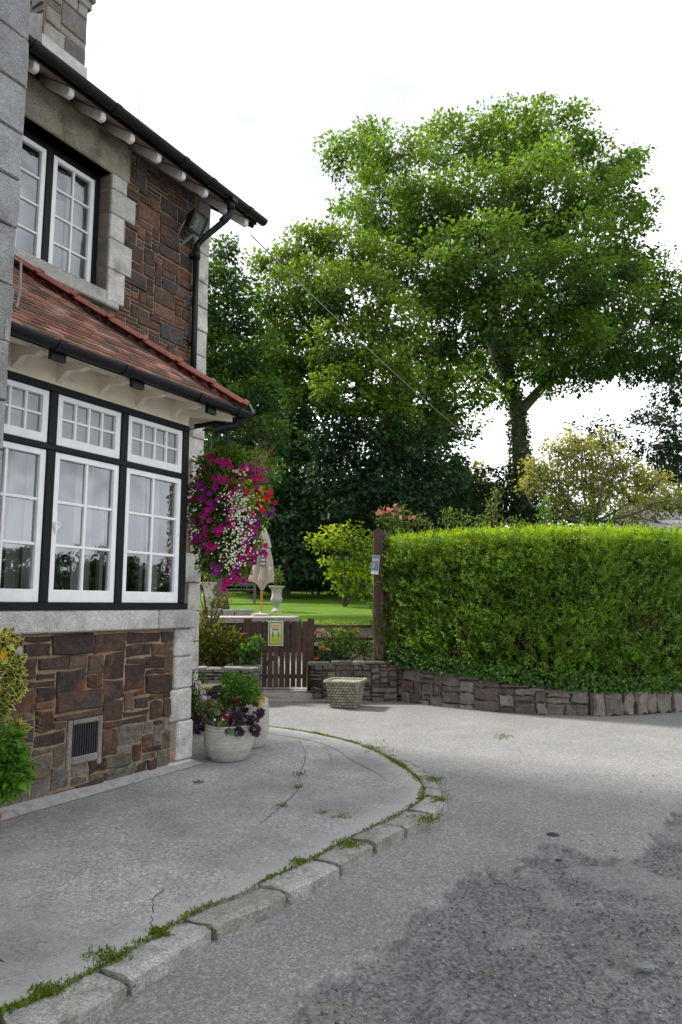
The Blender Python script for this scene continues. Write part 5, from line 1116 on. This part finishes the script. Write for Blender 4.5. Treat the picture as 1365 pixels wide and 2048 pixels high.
for (x, y, z, rx, ry, rz) in lum:
    P, d = ellip(r, int(190*(rx*rz)/.03), (x-bo[0], y-bo[1], z-bo[2]), (rx, ry, rz), .2); CS.append(P); OS.append(d)
C = np.concatenate(CS); O = np.concatenate(OS); a = make_leafset(r, C, unit(C*np.array([1, 1, .4])+.001), 5, .07, .045, .6, (.045, .10, .02), (.17, .27, .04), 1, .35, .22)
leaves('foliage', a[0], a[1], a[2], a[3], .6, a[5], M['leaf'], hbk)
nl = 260; q = np.array([at(px_, py_, YB+dy_) for px_, py_, dy_ in zip(r.normal(492, 14, nl), r.uniform(960, 1015, nl), r.uniform(-.32, -.2, nl))])-bo
leaves('pale_foliage', q, unit(r.normal(size=(nl, 3))+[0, -.3, -.3]), unit(r.normal(size=(nl, 3))*.5+[0, -1, .6]), .055*r.uniform(.7, 1.2, nl), .8, colmix(r, nl, (.14, .24, .03), (.26, .34, .05), .12), M['leaf'], hbk)
MG = (.42, .012, .20); PU = (.27, .012, .27); RD = (.55, .012, .03); DM = (.22, .01, .09)
cl_ = [(430, 915, 5, MG), (447, 930, 7, MG), (418, 912, 3, DM), (495, 935, 6, MG), (525, 950, 7, MG), (520, 962, 3, PU), (392, 928, 2, DM), (402, 963, 6, PU), (440, 965, 9, MG), (428, 978, 4, PU), (383, 998, 6, DM), (412, 998, 6, PU), (428, 1000, 3, PU), (418, 1018, 7, MG), (465, 1012, 7, MG), (408, 1043, 8, MG), (388, 1048, 4, DM), (462, 1045, 8, MG), (437, 1058, 10, MG), (402, 1075, 9, MG), (420, 1092, 7, MG), (390, 1080, 3, PU), (512, 1042, 7, PU), (506, 1062, 7, MG), (500, 1082, 6, PU), (495, 1103, 8, MG), (521, 1098, 5, MG), (492, 1122, 6, MG), (428, 1138, 6, PU), (480, 1140, 5, PU), (476, 1156, 7, MG), (460, 1166, 7, MG), (511, 1122, 3, DM), (484, 955, 3, DM), (537, 1030, 2, PU), (535, 1022, 2, PU),
       (518, 968, 4, RD), (530, 985, 6, RD), (531, 1000, 5, RD), (527, 1014, 4, RD), (536, 1008, 2, RD), (500, 1015, 2, RD), (475, 985, 5, MG), (450, 1000, 4, MG), (508, 972, 2, RD)]
fv = []
protos = {}
r7 = random.Random(12); cam_dir = np.array([.15, -1, -.25]); cnt = 0; rest = []
for px_, py_, n_, c_ in cl_:
    for k in range(n_):
        qx = px_+r7.gauss(0, 8.5); qy = py_+r7.gauss(0, 7.5); dd = -.30*sqrt(max(.08, 1-((qx-457)/100)**2))-.05+r7.uniform(-.03, .05)
        p = at(qx, qy, YB+dd)-bo; nn = np.array([(qx-457)/110+r7.gauss(0, .35), -1+r7.gauss(0, .2), r7.gauss(-.05, .35)]); fv.append((p, nn, c_))
r7.shuffle(fv)
# flowers: one mesh per colour, copied
for p, nn, c_ in fv[:100]:
    if c_ not in protos:
        v, f, n_ = flower_verts(.030, 5, .6, .3); mb = MB(); mb.add(v, f, c_); mb.c[0] = (.12, .01, .12)
        for j in range(1, 1+n_): mb.c[j] = tuple(x*.7 for x in c_)
        mb.tube([(0, 0, -.03), (0, 0, -.011)], [.002, .005], 5, (.06, .1, .02)); protos[c_] = mb.build('petunia', M['petal'], hbk); o = protos[c_]
    else: o = protos[c_].copy(); COL.objects.link(o); o.parent = hbk
    o.location = p; o.rotation_mode = 'QUATERNION'; o.rotation_quaternion = Vector(nn).normalized().to_track_quat('Z', 'Y') @ Matrix.Rotation(r7.uniform(0, 6), 4, 'Z').to_quaternion(); s_ = r7.uniform(.8, 1.15); o.scale = (s_, s_, s_)
# the remaining flowers as one part
mb = MB(); v, f, n_ = flower_verts(.029, 5, .6, .3)
for p, nn, c_ in fv[100:]:
    q = Vector(nn).normalized().to_track_quat('Z', 'Y'); k = r7.uniform(.75, 1.15); a_ = r7.uniform(0, 6); ca2, sa2 = cos(a_), sin(a_)
    mb.add([tuple(Vector(p)+q @ Vector((x*ca2-y*sa2, x*sa2+y*ca2, z_))) for x, y, z_ in v], f, tuple(x*k for x in c_))
tag(mb.build('more_petunias', M['petal'], hbk), kind='stuff')
nw = 480; wx = []; 
while len(wx) < nw:
    t_ = r7.random(); cx = 458+28*sin(t_*2.2+.6)-8*t_; cy = 985+150*t_; qx = r7.gauss(cx, 17); qy = cy+r7.gauss(0, 9); dd = -.30*sqrt(max(.08, 1-((qx-457)/100)**2))-.055+r7.uniform(-.03, .03); wx.append((at(qx, qy, YB+dd)-bo, (r7.gauss((qx-457)/120, .4), -1, r7.gauss(.1, .4))))
tag(scatter_flowers('white_blossom', [w_[0] for w_ in wx], [w_[1] for w_ in wx], .0095, (.82, .82, .80), (.6, .6, .2), 'petal', hbk, seed=4, cup=.1), kind='stuff')
fx = [(at(r7.gauss(481, 6), r7.uniform(930, 950), YB-.33)-bo, (r7.gauss(0, .3), -1, -.8)) for _ in range(10)]
scatter_flowers('pink_fuchsia', [w_[0] for w_ in fx], [w_[1] for w_ in fx], .018, (.75, .45, .48), (.8, .7, .7), 'petal', hbk, seed=5)
mb = MB()
for k in range(46):
    a_ = Vector(at(r7.uniform(478, 525), r7.uniform(925, 960), YB-.1))-Vector(bo); e = Vector(at(r7.gauss(535, 18), r7.uniform(880, 960), YB+r7.uniform(-.2, .1)))-Vector(bo); mb.tube(curve(a_, e, r, .25, 5, .1), [.0025, .002, .002, .0015, .001, .001], 4)
mb.build('dry_stems', mat('dry_stem', (.30, .22, .11), rough=.9), hbk)
nt_ = 240; q = np.array([at(r7.gauss(522, 18), r7.gauss(915, 18), YB+r7.uniform(-.2, .1)) for _ in range(nt_)])-bo
leaves('dry_leaves', q, r.normal(size=(nt_, 3)), r.normal(size=(nt_, 3)), .02, .4, colmix(r, nt_, (.14, .16, .04), (.36, .26, .10), .2), M['leaf'], hbk)

# ---- lobed leaves (heuchera)
def lobed(name, C, Nn, Rr, cols, mat_, parent, lobes=7, seed=0):
    r = np.random.default_rng(seed); n = len(C); k = lobes*4; Nn = unit(np.asarray(Nn, float)); X = unit(np.cross(Nn, unit(r.normal(size=(n, 3))))); Yv = np.cross(Nn, X)
    a = np.linspace(-pi*.86, pi*.86, k); prof = 1-.30*np.abs(np.sin(a*lobes/2))**1.5*1+.06*np.sin(a*lobes*2.0); Rr = np.broadcast_to(Rr, (n,))
    V = np.zeros((n, k+1, 3)); V[:, 0] = C
    for j in range(k): V[:, j+1] = C+(X*cos(a[j])+Yv*sin(a[j]))*(prof[j]*Rr)[:, None]+Nn*(Rr*(.18*cos(a[j]*lobes)-.18))[:, None]
    i = np.arange(n)*(k+1); F = np.concatenate([np.stack([i, i+1+j, i+2+j], 1) for j in range(k-1)])
    cc = np.repeat(cols, k+1, 0).reshape(n, k+1, 3); cc[:, 0] *= .6
    return npmesh(name, V.reshape(-1, 3), F, np.clip(cc.reshape(-1, 3), .002, 1), M[mat_], parent)
def lump_pts(r, Y, L, per, o0, sh=.6):
    C = []; O = []
    for l in L:
        p = at(l[0], l[1], Y+(l[3] if len(l) > 3 else 0)); rr = l[2]*Y/FPX; P, d = ellip(r, per(l[2]) if callable(per) else per, p, (rr, rr*.8, rr*.8), sh); C.append(P); O.append(d)
    return np.concatenate(C)-o0, np.concatenate(O)
r = np.random.default_rng(8); Yp = 7.3; o1 = np.array([-1.115, 7.33, .1])
pp = thing('potted_plants', 'purple heuchera and bright green parsley mound growing in the ringed round tub', 'plant', (-1.115, 7.33, .36)); o1[2] = .36
C, O = lump_pts(r, Yp, [(405, 1432, 16), (398, 1455, 12), (430, 1385, 14), (440, 1380, 10, .1), (468, 1415, 22), (448, 1440, 16, -.1), (500, 1415, 18), (488, 1400, 14, .1), (505, 1440, 10, -.1), (510, 1460, 11, -.15), (478, 1462, 9, -.2), (475, 1435, 16, -.1), (520, 1425, 10)], 20, o1)
lobed('purple_leaves', C, unit(O+[0, -.7, .7]+r.normal(size=O.shape)*.4), .033*r.uniform(.7, 1.2, len(C)), colmix(r, len(C), (.028, .018, .030), (.075, .030, .055), .25), 'leaf_dark', pp)
C, O = lump_pts(r, Yp, [(452, 1432, 8, -.2), (470, 1400, 8, -.1), (455, 1460, 6, -.2), (480, 1385, 8, .1)], 9, o1)
lobed('crimson_leaves', C, unit(O+[0, -.7, .6]), .026, colmix(r, len(C), (.10, .012, .03), (.20, .02, .05), .2), 'leaf_dark', pp)
C, O = lump_pts(r, Yp, [(430, 1425, 18, -.05), (442, 1445, 12, -.15), (420, 1410, 12), (415, 1445, 10), (445, 1400, 10)], 26, o1)
lobed('olive_leaves', C, unit(O+[0, -.7, .7]+r.normal(size=O.shape)*.4), .027*r.uniform(.7, 1.2, len(C)), colmix(r, len(C), (.06, .10, .02), (.16, .22, .05), .2), 'leaf', pp)
C, O = lump_pts(r, Yp, [(470, 1365, 20, .05), (490, 1375, 22, .05), (455, 1385, 16), (475, 1392, 18), (505, 1390, 14), (450, 1405, 12), (462, 1358, 12, .1), (500, 1365, 12, .1)], 62, o1, .4)
a = make_leafset(r, C, O, 6, .035, .026, .7, (.05, .14, .015), (.13, .30, .04), 1, .0, .2); leaves('parsley', a[0], a[1], a[2], a[3], .7, a[5], M['leaf'], pp)
C, O = lump_pts(r, Yp, [(523, 1397, 9, .1), (518, 1408, 7, .1)], 22, o1, .7)
scatter_flowers('yellow_flowers', C, unit(O+[0, -.5, .6]), .014, [(.70, .42, .02), (.62, .50, .03)], (.5, .25, .01), 'petal', pp, seed=6)
C, O = lump_pts(r, Yp, [(463, 1462, 7, -.22), (472, 1466, 6, -.22), (452, 1466, 5, -.2)], 14, o1); lobed('silver_leaves', C, unit(O+[0, -1, .4]), .016, colmix(r, len(C), (.14, .24, .18), (.3, .42, .34), .15), 'leaf', pp)
mb = MB()
for k in range(40): q = C[0]*0+np.array([r.uniform(-.3, .3), r.uniform(-.2, .15), r.uniform(.05, .35)]); mb.tube([(q[0]*.3, q[1]*.3, .0), tuple(q*[.8, .8, .6]), tuple(q)], .003, 4)
mb.build('stems', M['twig'], pp)
t, o0, C, O = bushy('flowering_plant', 'leafy plant with small lilac white flowers against the house corner behind the tubs', 'plant', 8.75, [(385, 1365, 14), (388, 1390, 16), (392, 1415, 16), (385, 1435, 16), (400, 1440, 12), (378, 1400, 12)], 41, (.03, .08, .02), (.10, .20, .03), .04, dens=40, base=.1)
C, O = lump_pts(np.random.default_rng(2), 8.6, [(402, 1375, 5), (405, 1385, 6), (408, 1396, 5), (398, 1366, 4)], 14, o0); scatter_flowers('lilac_flowers', C, unit(O+[.2, -1, .2]), .014, [(.62, .55, .68), (.75, .72, .74)], (.4, .3, .45), 'petal', t, seed=7)

# ---- terracotta pot planting at the left edge
tpl = thing('variegated_plants', 'yellow edged variegated leaves over arching grass and bright green foliage at the left edge', 'plant', (-2.29, 4.47, .3)); o2 = np.array([-2.29, 4.47, .3]); r = np.random.default_rng(14); Yv = 4.5
C, O = lump_pts(r, Yv, [(8, 1290, 26), (25, 1335, 20), (-10, 1330, 34), (22, 1375, 18), (-10, 1400, 26), (-40, 1360, 44), (28, 1460, 10), (-60, 1300, 50), (-30, 1430, 30)], 20, o2, .5)
m = len(C)*6; Cc = np.repeat(C, 6, 0)+r.normal(size=(m, 3))*.006; Dd = unit(r.normal(size=(m, 3))+[.4, -.1, .3]); Nn = unit(r.normal(size=(m, 3))*.5+[0, -.5, .8])
leaves('yellow_margins', Cc, Dd, Nn, .070, .55, colmix(r, m, (.50, .48, .10), (.70, .66, .25), .12), M['leaf'], tpl, fold=.12)
leaves('green_centres', Cc+Nn*.0022+Dd*.006, Dd, Nn, .056, .40, colmix(r, m, (.02, .05, .012), (.05, .10, .02), .2), M['leaf_dark'], tpl, fold=.12)
C2, O2 = lump_pts(r, Yv-.05, [(12, 1302, 7), (4, 1312, 6)], 6, o2); scatter_flowers('yellow_flower', C2, [(0.3, -1, .2)]*len(C2), .013, (.75, .52, .02), (.6, .35, .02), 'petal', tpl, seed=2)
mb = MB(); r8 = random.Random(6)
for k in range(110):
    b_ = Vector((r8.uniform(-.05, .16), r8.uniform(-.16, .0), -.02)); az = r8.uniform(-1.0, .9); ln_ = r8.uniform(.2, .48); h_ = r8.uniform(.35, .72); pts = [b_+Vector((cos(az)*ln_*t_*(.5+.5*t_), sin(az)*ln_*t_*.6, h_*sin(min(t_*1.9, 2.6))*.95)) for t_ in np.linspace(0, 1, 8)]; wd = .009; vs = []
    for i, p in enumerate(pts): s_ = wd*(1-(i/7)**2)+.0006; vs += [p+Vector((0, s_, s_*.6)), p-Vector((0, s_, -s_*.6))]
    c_ = r8.choice([(.16, .26, .11), (.24, .34, .18), (.34, .40, .25), (.12, .20, .08)]); mb.add(vs, [(2*i, 2*i+1, 2*i+3, 2*i+2) for i in range(7)], c_)
mb.build('grass_blades', M['leaf'], tpl)
C, O = lump_pts(r, Yv-.1, [(20, 1505, 16), (5, 1535, 22), (28, 1535, 18), (32, 1560, 12), (-20, 1530, 40), (8, 1575, 16), (-30, 1580, 30), (15, 1480, 14)], 60, o2, .5)
a = make_leafset(r, C, O, 3, .03, .055, .55, (.06, .17, .015), (.16, .34, .04), 1, .2, .18); leaves('bright_foliage', a[0], a[1], a[2], a[3], .55, a[5], M['leaf'], tpl)

# ---- garden beds
t, o0, C, O = bushy('bed_shrub', 'yellow green and bronze shrubby plants above the left low wall by the gate', 'shrub', 12.7, [(405, 1285, 26), (435, 1290, 26), (460, 1280, 22), (490, 1300, 22), (420, 1315, 24), (455, 1318, 22), (395, 1255, 16), (480, 1318, 18), (390, 1310, 24), (430, 1265, 12)], 51, (.06, .085, .015), (.20, .21, .035), .07, dens=17, per=7, sr=.12, base=.55)
bushy('bed_shrub', 'fresh green broad leaved plant beside the left gate post', 'shrub', 12.5, [(500, 1300, 14), (515, 1285, 12), (505, 1315, 12), (485, 1310, 10)], 52, (.04, .11, .02), (.12, .26, .05), .08, dens=15, per=6, W=.7, base=.55)
bushy('straggly_shrub', 'straggly yellow green shrub by the house corner on the terrace', 'shrub', 14.2, [(425, 1215, 14), (440, 1200, 10), (410, 1235, 18), (400, 1190, 12), (435, 1240, 12), (455, 1195, 6), (405, 1165, 8), (395, 1215, 16)], 53, (.10, .12, .03), (.28, .28, .05), .06, dens=9, per=5, sr=.14, base=1.0)
t, o0, C, O = bushy('bed_shrub', 'pale green perennials with orange and purple flowers behind the right low wall', 'shrub', 12.85, [(655, 1290, 16), (690, 1280, 20), (715, 1290, 20), (735, 1300, 14), (680, 1302, 20), (700, 1265, 14), (665, 1265, 9)], 54, (.08, .17, .03), (.20, .32, .06), .055, dens=26, per=7, sr=.09, base=.6)
Cx, Ox = lump_pts(np.random.default_rng(5), 12.6, [(636, 1262, 5), (648, 1266, 5)], 9, o0); scatter_flowers('lilac_flowers', Cx, unit(Ox+[0, -1, .4]), .028, [(.30, .10, .38), (.4, .2, .45)], (.3, .2, .1), 'petal', t, seed=8)
Cx, Ox = lump_pts(np.random.default_rng(6), 12.6, [(646, 1297, 5), (633, 1315, 4), (655, 1300, 4)], 8, o0); scatter_flowers('orange_flowers', Cx, unit(Ox+[0, -1, .4]), .026, [(.70, .20, .05), (.7, .3, .12)], (.4, .1, .02), 'petal', t, seed=9)
bushy('bed_shrub', 'blue green rounded shrub spilling over the right low wall beside the gate', 'shrub', 12.6, [(665, 1312, 14), (645, 1308, 10), (680, 1320, 10), (655, 1322, 9)], 55, (.02, .06, .03), (.05, .12, .07), .045, dens=34, per=7, sr=.07, base=.58)
t, o0, C, O = bushy('tip_shrub', 'yellow tipped young shrub just right of the gate post', 'shrub', 12.95, [(650, 1255, 8), (662, 1250, 7), (690, 1255, 8), (640, 1265, 6), (710, 1260, 8)], 56, (.18, .22, .02), (.38, .40, .04), .06, dens=20, per=6, sr=.07, base=.6)
bushy('ivy_strand', 'leafy strands hanging down the lower half of the tall timber post', 'ivy', 12.45, [(742, 1240, 5), (744, 1210, 5), (768, 1235, 6), (745, 1180, 4), (765, 1170, 12), (775, 1215, 12), (772, 1255, 12), (770, 1290, 12)], 57, (.04, .09, .02), (.12, .2, .04), .045, dens=34, per=6, sr=.06, base=.7)
# roses and wild shoots standing above the hedge
t, o0, C, O = bushy('rose_bush', 'pink flowered rose bush rising above the left end of the hedge', 'shrub', 13.0, [(780, 1040, 20), (800, 1020, 16), (765, 1030, 12), (820, 1045, 16), (840, 1040, 12), (790, 1055, 20), (860, 1048, 12)], 61, (.05, .10, .03), (.15, .22, .05), .05, dens=15, per=6, sr=.10, base=.7)
Cx, Ox = lump_pts(np.random.default_rng(7), 12.8, [(775, 1018, 12), (800, 1012, 12), (826, 1036, 8), (790, 1030, 16), (760, 1025, 6)], 6, o0); scatter_flowers('rose_blooms', Cx, unit(Ox+[0, -.8, .4]), .034, [(.55, .14, .22), (.6, .25, .3), (.5, .1, .12)], (.5, .2, .1), 'petal', t, seed=10)
for lab, L_, sd_, c1, c2 in (('tall leafy shoots standing above the hedge, left of the trunk', [(985, 1000, 9), (990, 1020, 12), (980, 1040, 14), (995, 985, 7)], 62, (.07, .13, .03), (.20, .28, .06)),
        ('loose pale green shoots above the hedge beside the roses', [(890, 1040, 10), (900, 1030, 8), (930, 1035, 12), (950, 1045, 12), (915, 1048, 12)], 63, (.07, .13, .03), (.18, .26, .06)),
        ('pointed bright green shoot above the middle of the hedge', [(1092, 1020, 8), (1092, 1040, 14), (1090, 1005, 4), (1110, 1050, 12)], 64, (.07, .17, .02), (.16, .32, .04)),
        ('dark ivy clad stump above the hedge under the apple tree', [(1180, 1020, 14), (1170, 1045, 18), (1210, 1040, 18), (1230, 1035, 14), (1200, 1055, 18)], 65, (.015, .04, .012), (.05, .11, .02)),
        ('few light shoots poking above the hedge top near the trunk', [(1030, 1048, 10), (1050, 1052, 10), (1010, 1050, 8)], 66, (.09, .16, .03), (.2, .3, .05))):
    bushy('wild_shoots', lab, 'shrub', 13.6, L_, sd_, c1, c2, .06, dens=14, per=6, sr=.12, base=.9)
for u_, lab, xx, yy in ((u1, 'small tufted green plant growing in the right hand stone urn', 553, 1148), (u2, 'small green plant growing in the urn near the house corner', 420, 1145)):
    Yu = u_.location.y; bushy('urn_plant', lab, 'plant', Yu, [(xx, yy, 10), (xx, yy+8, 13)], 70+xx, (.06, .12, .03), (.18, .26, .06), .08, dens=12, per=6, sr=.08, base=u_.location.z+.64, droop=-.5)

# ---- weeds and moss along the kerb, grit, litter
r = np.random.default_rng(19); C = []; Z = []
nK = len(K); wS = vnoise(np.arange(nK)*.045, np.zeros(nK), 1, 40, 3)
for i in range(10, nK-10, 1):
    far_ = i > .50*nK; p = K[i]; nn = knorm(i)
    for k in range(3): C.append((p.x+nn.x*(.004+r.normal(0, .006)), p.y+nn.y*(.004+r.normal(0, .006)), .1))
    if wS[i] > (.52 if not far_ else .36):
        for k in range(6): C.append((p.x+nn.x*r.normal(0, .013), p.y+nn.y*r.normal(0, .013), .1))
    if .50*nK < i < .80*nK and wS[(i*3) % nK] > .42:
        for k in range(7): d = .16+abs(r.normal(0, .035)); C.append((p.x+nn.x*d, p.y+nn.y*d, .01))
    if any(abs(i-j) < 3 for j in KJ):
        for k in range(16): d = r.uniform(0, .23); C.append((p.x+nn.x*d+r.normal(0, .01), p.y+nn.y*d, .06 if d < .18 else .01))
for px_, py_, n_, s_ in ((600, 1550, 40, 6), (566, 1612, 30, 5), (597, 1575, 30, 4), (645, 1625, 40, 6), (685, 1632, 40, 10), (700, 1690, 160, 14), (690, 1685, 60, 10), (365, 1522, 90, 5), (330, 1535, 60, 4), (398, 1566, 30, 5), (1010, 1476, 40, 12), (1000, 1474, 30, 10), (100, 1985, 120, 18), (210, 1915, 130, 22), (320, 1870, 60, 10), (870, 1560, 90, 10), (760, 1500, 80, 16), (850, 1640, 120, 16), (880, 1600, 160, 10), (600, 1725, 60, 8)):
    z = .1 if px_ < 900 else 0
    for k in range(n_): q = gnd(px_+r.normal(0, s_), py_+r.normal(0, s_*.35), z); C.append((q[0], q[1], z+.002))
C = np.array(C); m = len(C)*2; C = np.repeat(C, 2, 0)+r.normal(size=(m, 3))*[.012, .012, .002]; tall = vnoise(C[:, 0]*4, C[:, 1]*4, 1, 44, 2)
o = leaves('kerb_weeds', C, unit(r.normal(size=(m, 3))*.9+[0, 0, .9]), unit(r.normal(size=(m, 3))*.6+[0, -.3, 1]), .010+.028*tall*r.uniform(.5, 1.2, m), .38, colmix(r, m, (.06, .12, .015), (.20, .24, .03), .22), M['leaf']); tag(o, 'small green weeds and moss growing in the joints of the kerb', 'weeds', kind='stuff')
# grit in the worn patch
n = 34000; gxy = np.stack([r.uniform(-1.2, 5, n), r.uniform(2.4, 7, n)], 1); sd_ = sdist(gxy[:, 0], gxy[:, 1], wear_poly); keep = (sd_ > -.06+r.random(n)*.14) & (vnoise(gxy[:, 0], gxy[:, 1], 1.6, 50) > .36+.2*r.random(n)); gxy = gxy[keep]
loose = np.stack([r.uniform(-1.5, 5, 500), r.uniform(2.4, 9, 500)], 1); loose = loose[loose[:, 0] > np.interp(loose[:, 1], [2.4, 4, 5.5, 7, 9], [-.9, -.2, 1.2, 1.2, 0])]
gxy = np.concatenate([gxy, loose]); n = len(gxy); sz = .0025+.0075*r.random(n)**3.0
oct_ = np.array([(1, 0, 0), (-1, 0, 0), (0, 1, 0), (0, -1, 0), (0, 0, 1), (0, 0, -1)], float); of = np.array([(0, 2, 4), (2, 1, 4), (1, 3, 4), (3, 0, 4), (2, 0, 5), (1, 2, 5), (3, 1, 5), (0, 3, 5)])
ang = r.uniform(0, 6.28, n); sc3 = sz[:, None]*r.uniform(.6, 1.3, (n, 3)); V = oct_[None]*sc3[:, None, :]+r.normal(size=(n, 6, 3))*sz[:, None, None]*.18
ca2, sa2 = np.cos(ang)[:, None], np.sin(ang)[:, None]; V = np.stack([V[..., 0]*ca2-V[..., 1]*sa2, V[..., 0]*sa2+V[..., 1]*ca2, V[..., 2]*.7], -1); inw = sdist(gxy[:, 0], gxy[:, 1], wear_poly) > 0
V[..., 0] += gxy[:, 0:1]; V[..., 1] += gxy[:, 1:2]; V[..., 2] += (np.where(inw, -.020, 0)+sz*.3)[:, None]
F = (of[None]+(np.arange(n)*6)[:, None, None]).reshape(-1, 3); cg = colmix(r, n, (.05, .05, .055), (.36, .35, .34), .2, r.random(n)**1.3)
M['grit'] = mat('grit', attr=True, rough=.9)
tag(npmesh('loose_grit', V.reshape(-1, 3), F, np.repeat(cg, 6, 0), M['grit']), 'loose dark chippings lying in the worn patch of the road', 'gravel', kind='stuff')
def rock(name, label, px_, py_, s, col, cat='stone', fl=.5, z=0):
    p = gnd(px_, py_, z); bm = bmesh.new(); bmesh.ops.create_icosphere(bm, subdivisions=2, radius=s)
    for v in bm.verts: k = 1+.35*noise.noise(v.co*(1.6/s)+Vector((px_, 0, 0))); v.co = Vector((v.co.x*k*1.3, v.co.y*k, max(v.co.z*k*fl, -s*.2)))
    me = bpy.data.meshes.new(name); bm.to_mesh(me); bm.free(); me.materials.append(mat(name+'_surface', col, rough=.9, noise_s=40, var=.3, bump=.003, bump_s=80)); o = bpy.data.objects.new(name, me); COL.objects.link(o); o.location = (p[0], p[1], z+s*.15); tag(o, label, cat)
rock('tarmac_lump', 'small dark lump of broken tarmac at the tip of the worn patch', 1107, 1672, .032, (.04, .04, .045), 'tarmac lump')
rock('tarmac_lump', 'smaller black tarmac crumb lying inside the worn patch', 1118, 1722, .018, (.03, .03, .03), 'tarmac lump')
rock('flat_stone', 'flat grey green stone set in the road near the bottom right', 1290, 1935, .034, (.17, .19, .2), 'stone', .18)
n = 46; P = []
for k in range(n):
    q = gnd(r.uniform(450, 1365), 1440+600*r.random()**1.6, 0); P.append((q[0], q[1], .006))
P += [tuple(gnd(970, 1950, -.02)+[0, 0, .012])]*3+[tuple(gnd(1095, 1975, -.02)+[0, 0, .012])]*3+[tuple(gnd(775, 1836, 0)+[0, 0, .01])]*2+[tuple(gnd(72, 1675, .1)+[0, 0, .008])]*2
P = np.array(P)+r.normal(size=(len(P), 3))*[.008, .008, .0]; n = len(P)
o = leaves('leaf_litter', P, unit(r.normal(size=(n, 3))*[1, 1, .1]), unit(r.normal(size=(n, 3))*.25+[0, 0, 1]), r.uniform(.012, .035, n), .45, colmix(r, n, (.06, .10, .03), (.30, .24, .08), .25), M['leaf']); tag(o, 'few small fallen leaves scattered on the road', 'leaves', kind='stuff')
# tree line across the road to the right (seen reflected in the bay window)
n = 5200; yy = r.uniform(-26, 34, n); hmax = 2.6+2.2*vnoise(yy*.12, yy*0, 1, 60, 3); C = np.stack([r.uniform(33, 38, n), yy, hmax*r.random(n)**.7], 1)
a = make_leafset(r, C, np.tile([-1., 0, .2], (n, 1)), 12, 1.0, .32, .8, (.015, .035, .012), (.05, .09, .025), .7); o = leaves('far_tree_line', *a[:6], M['leaf_dark']); tag(o, 'line of trees far across the road', 'woodland', kind='stuff')
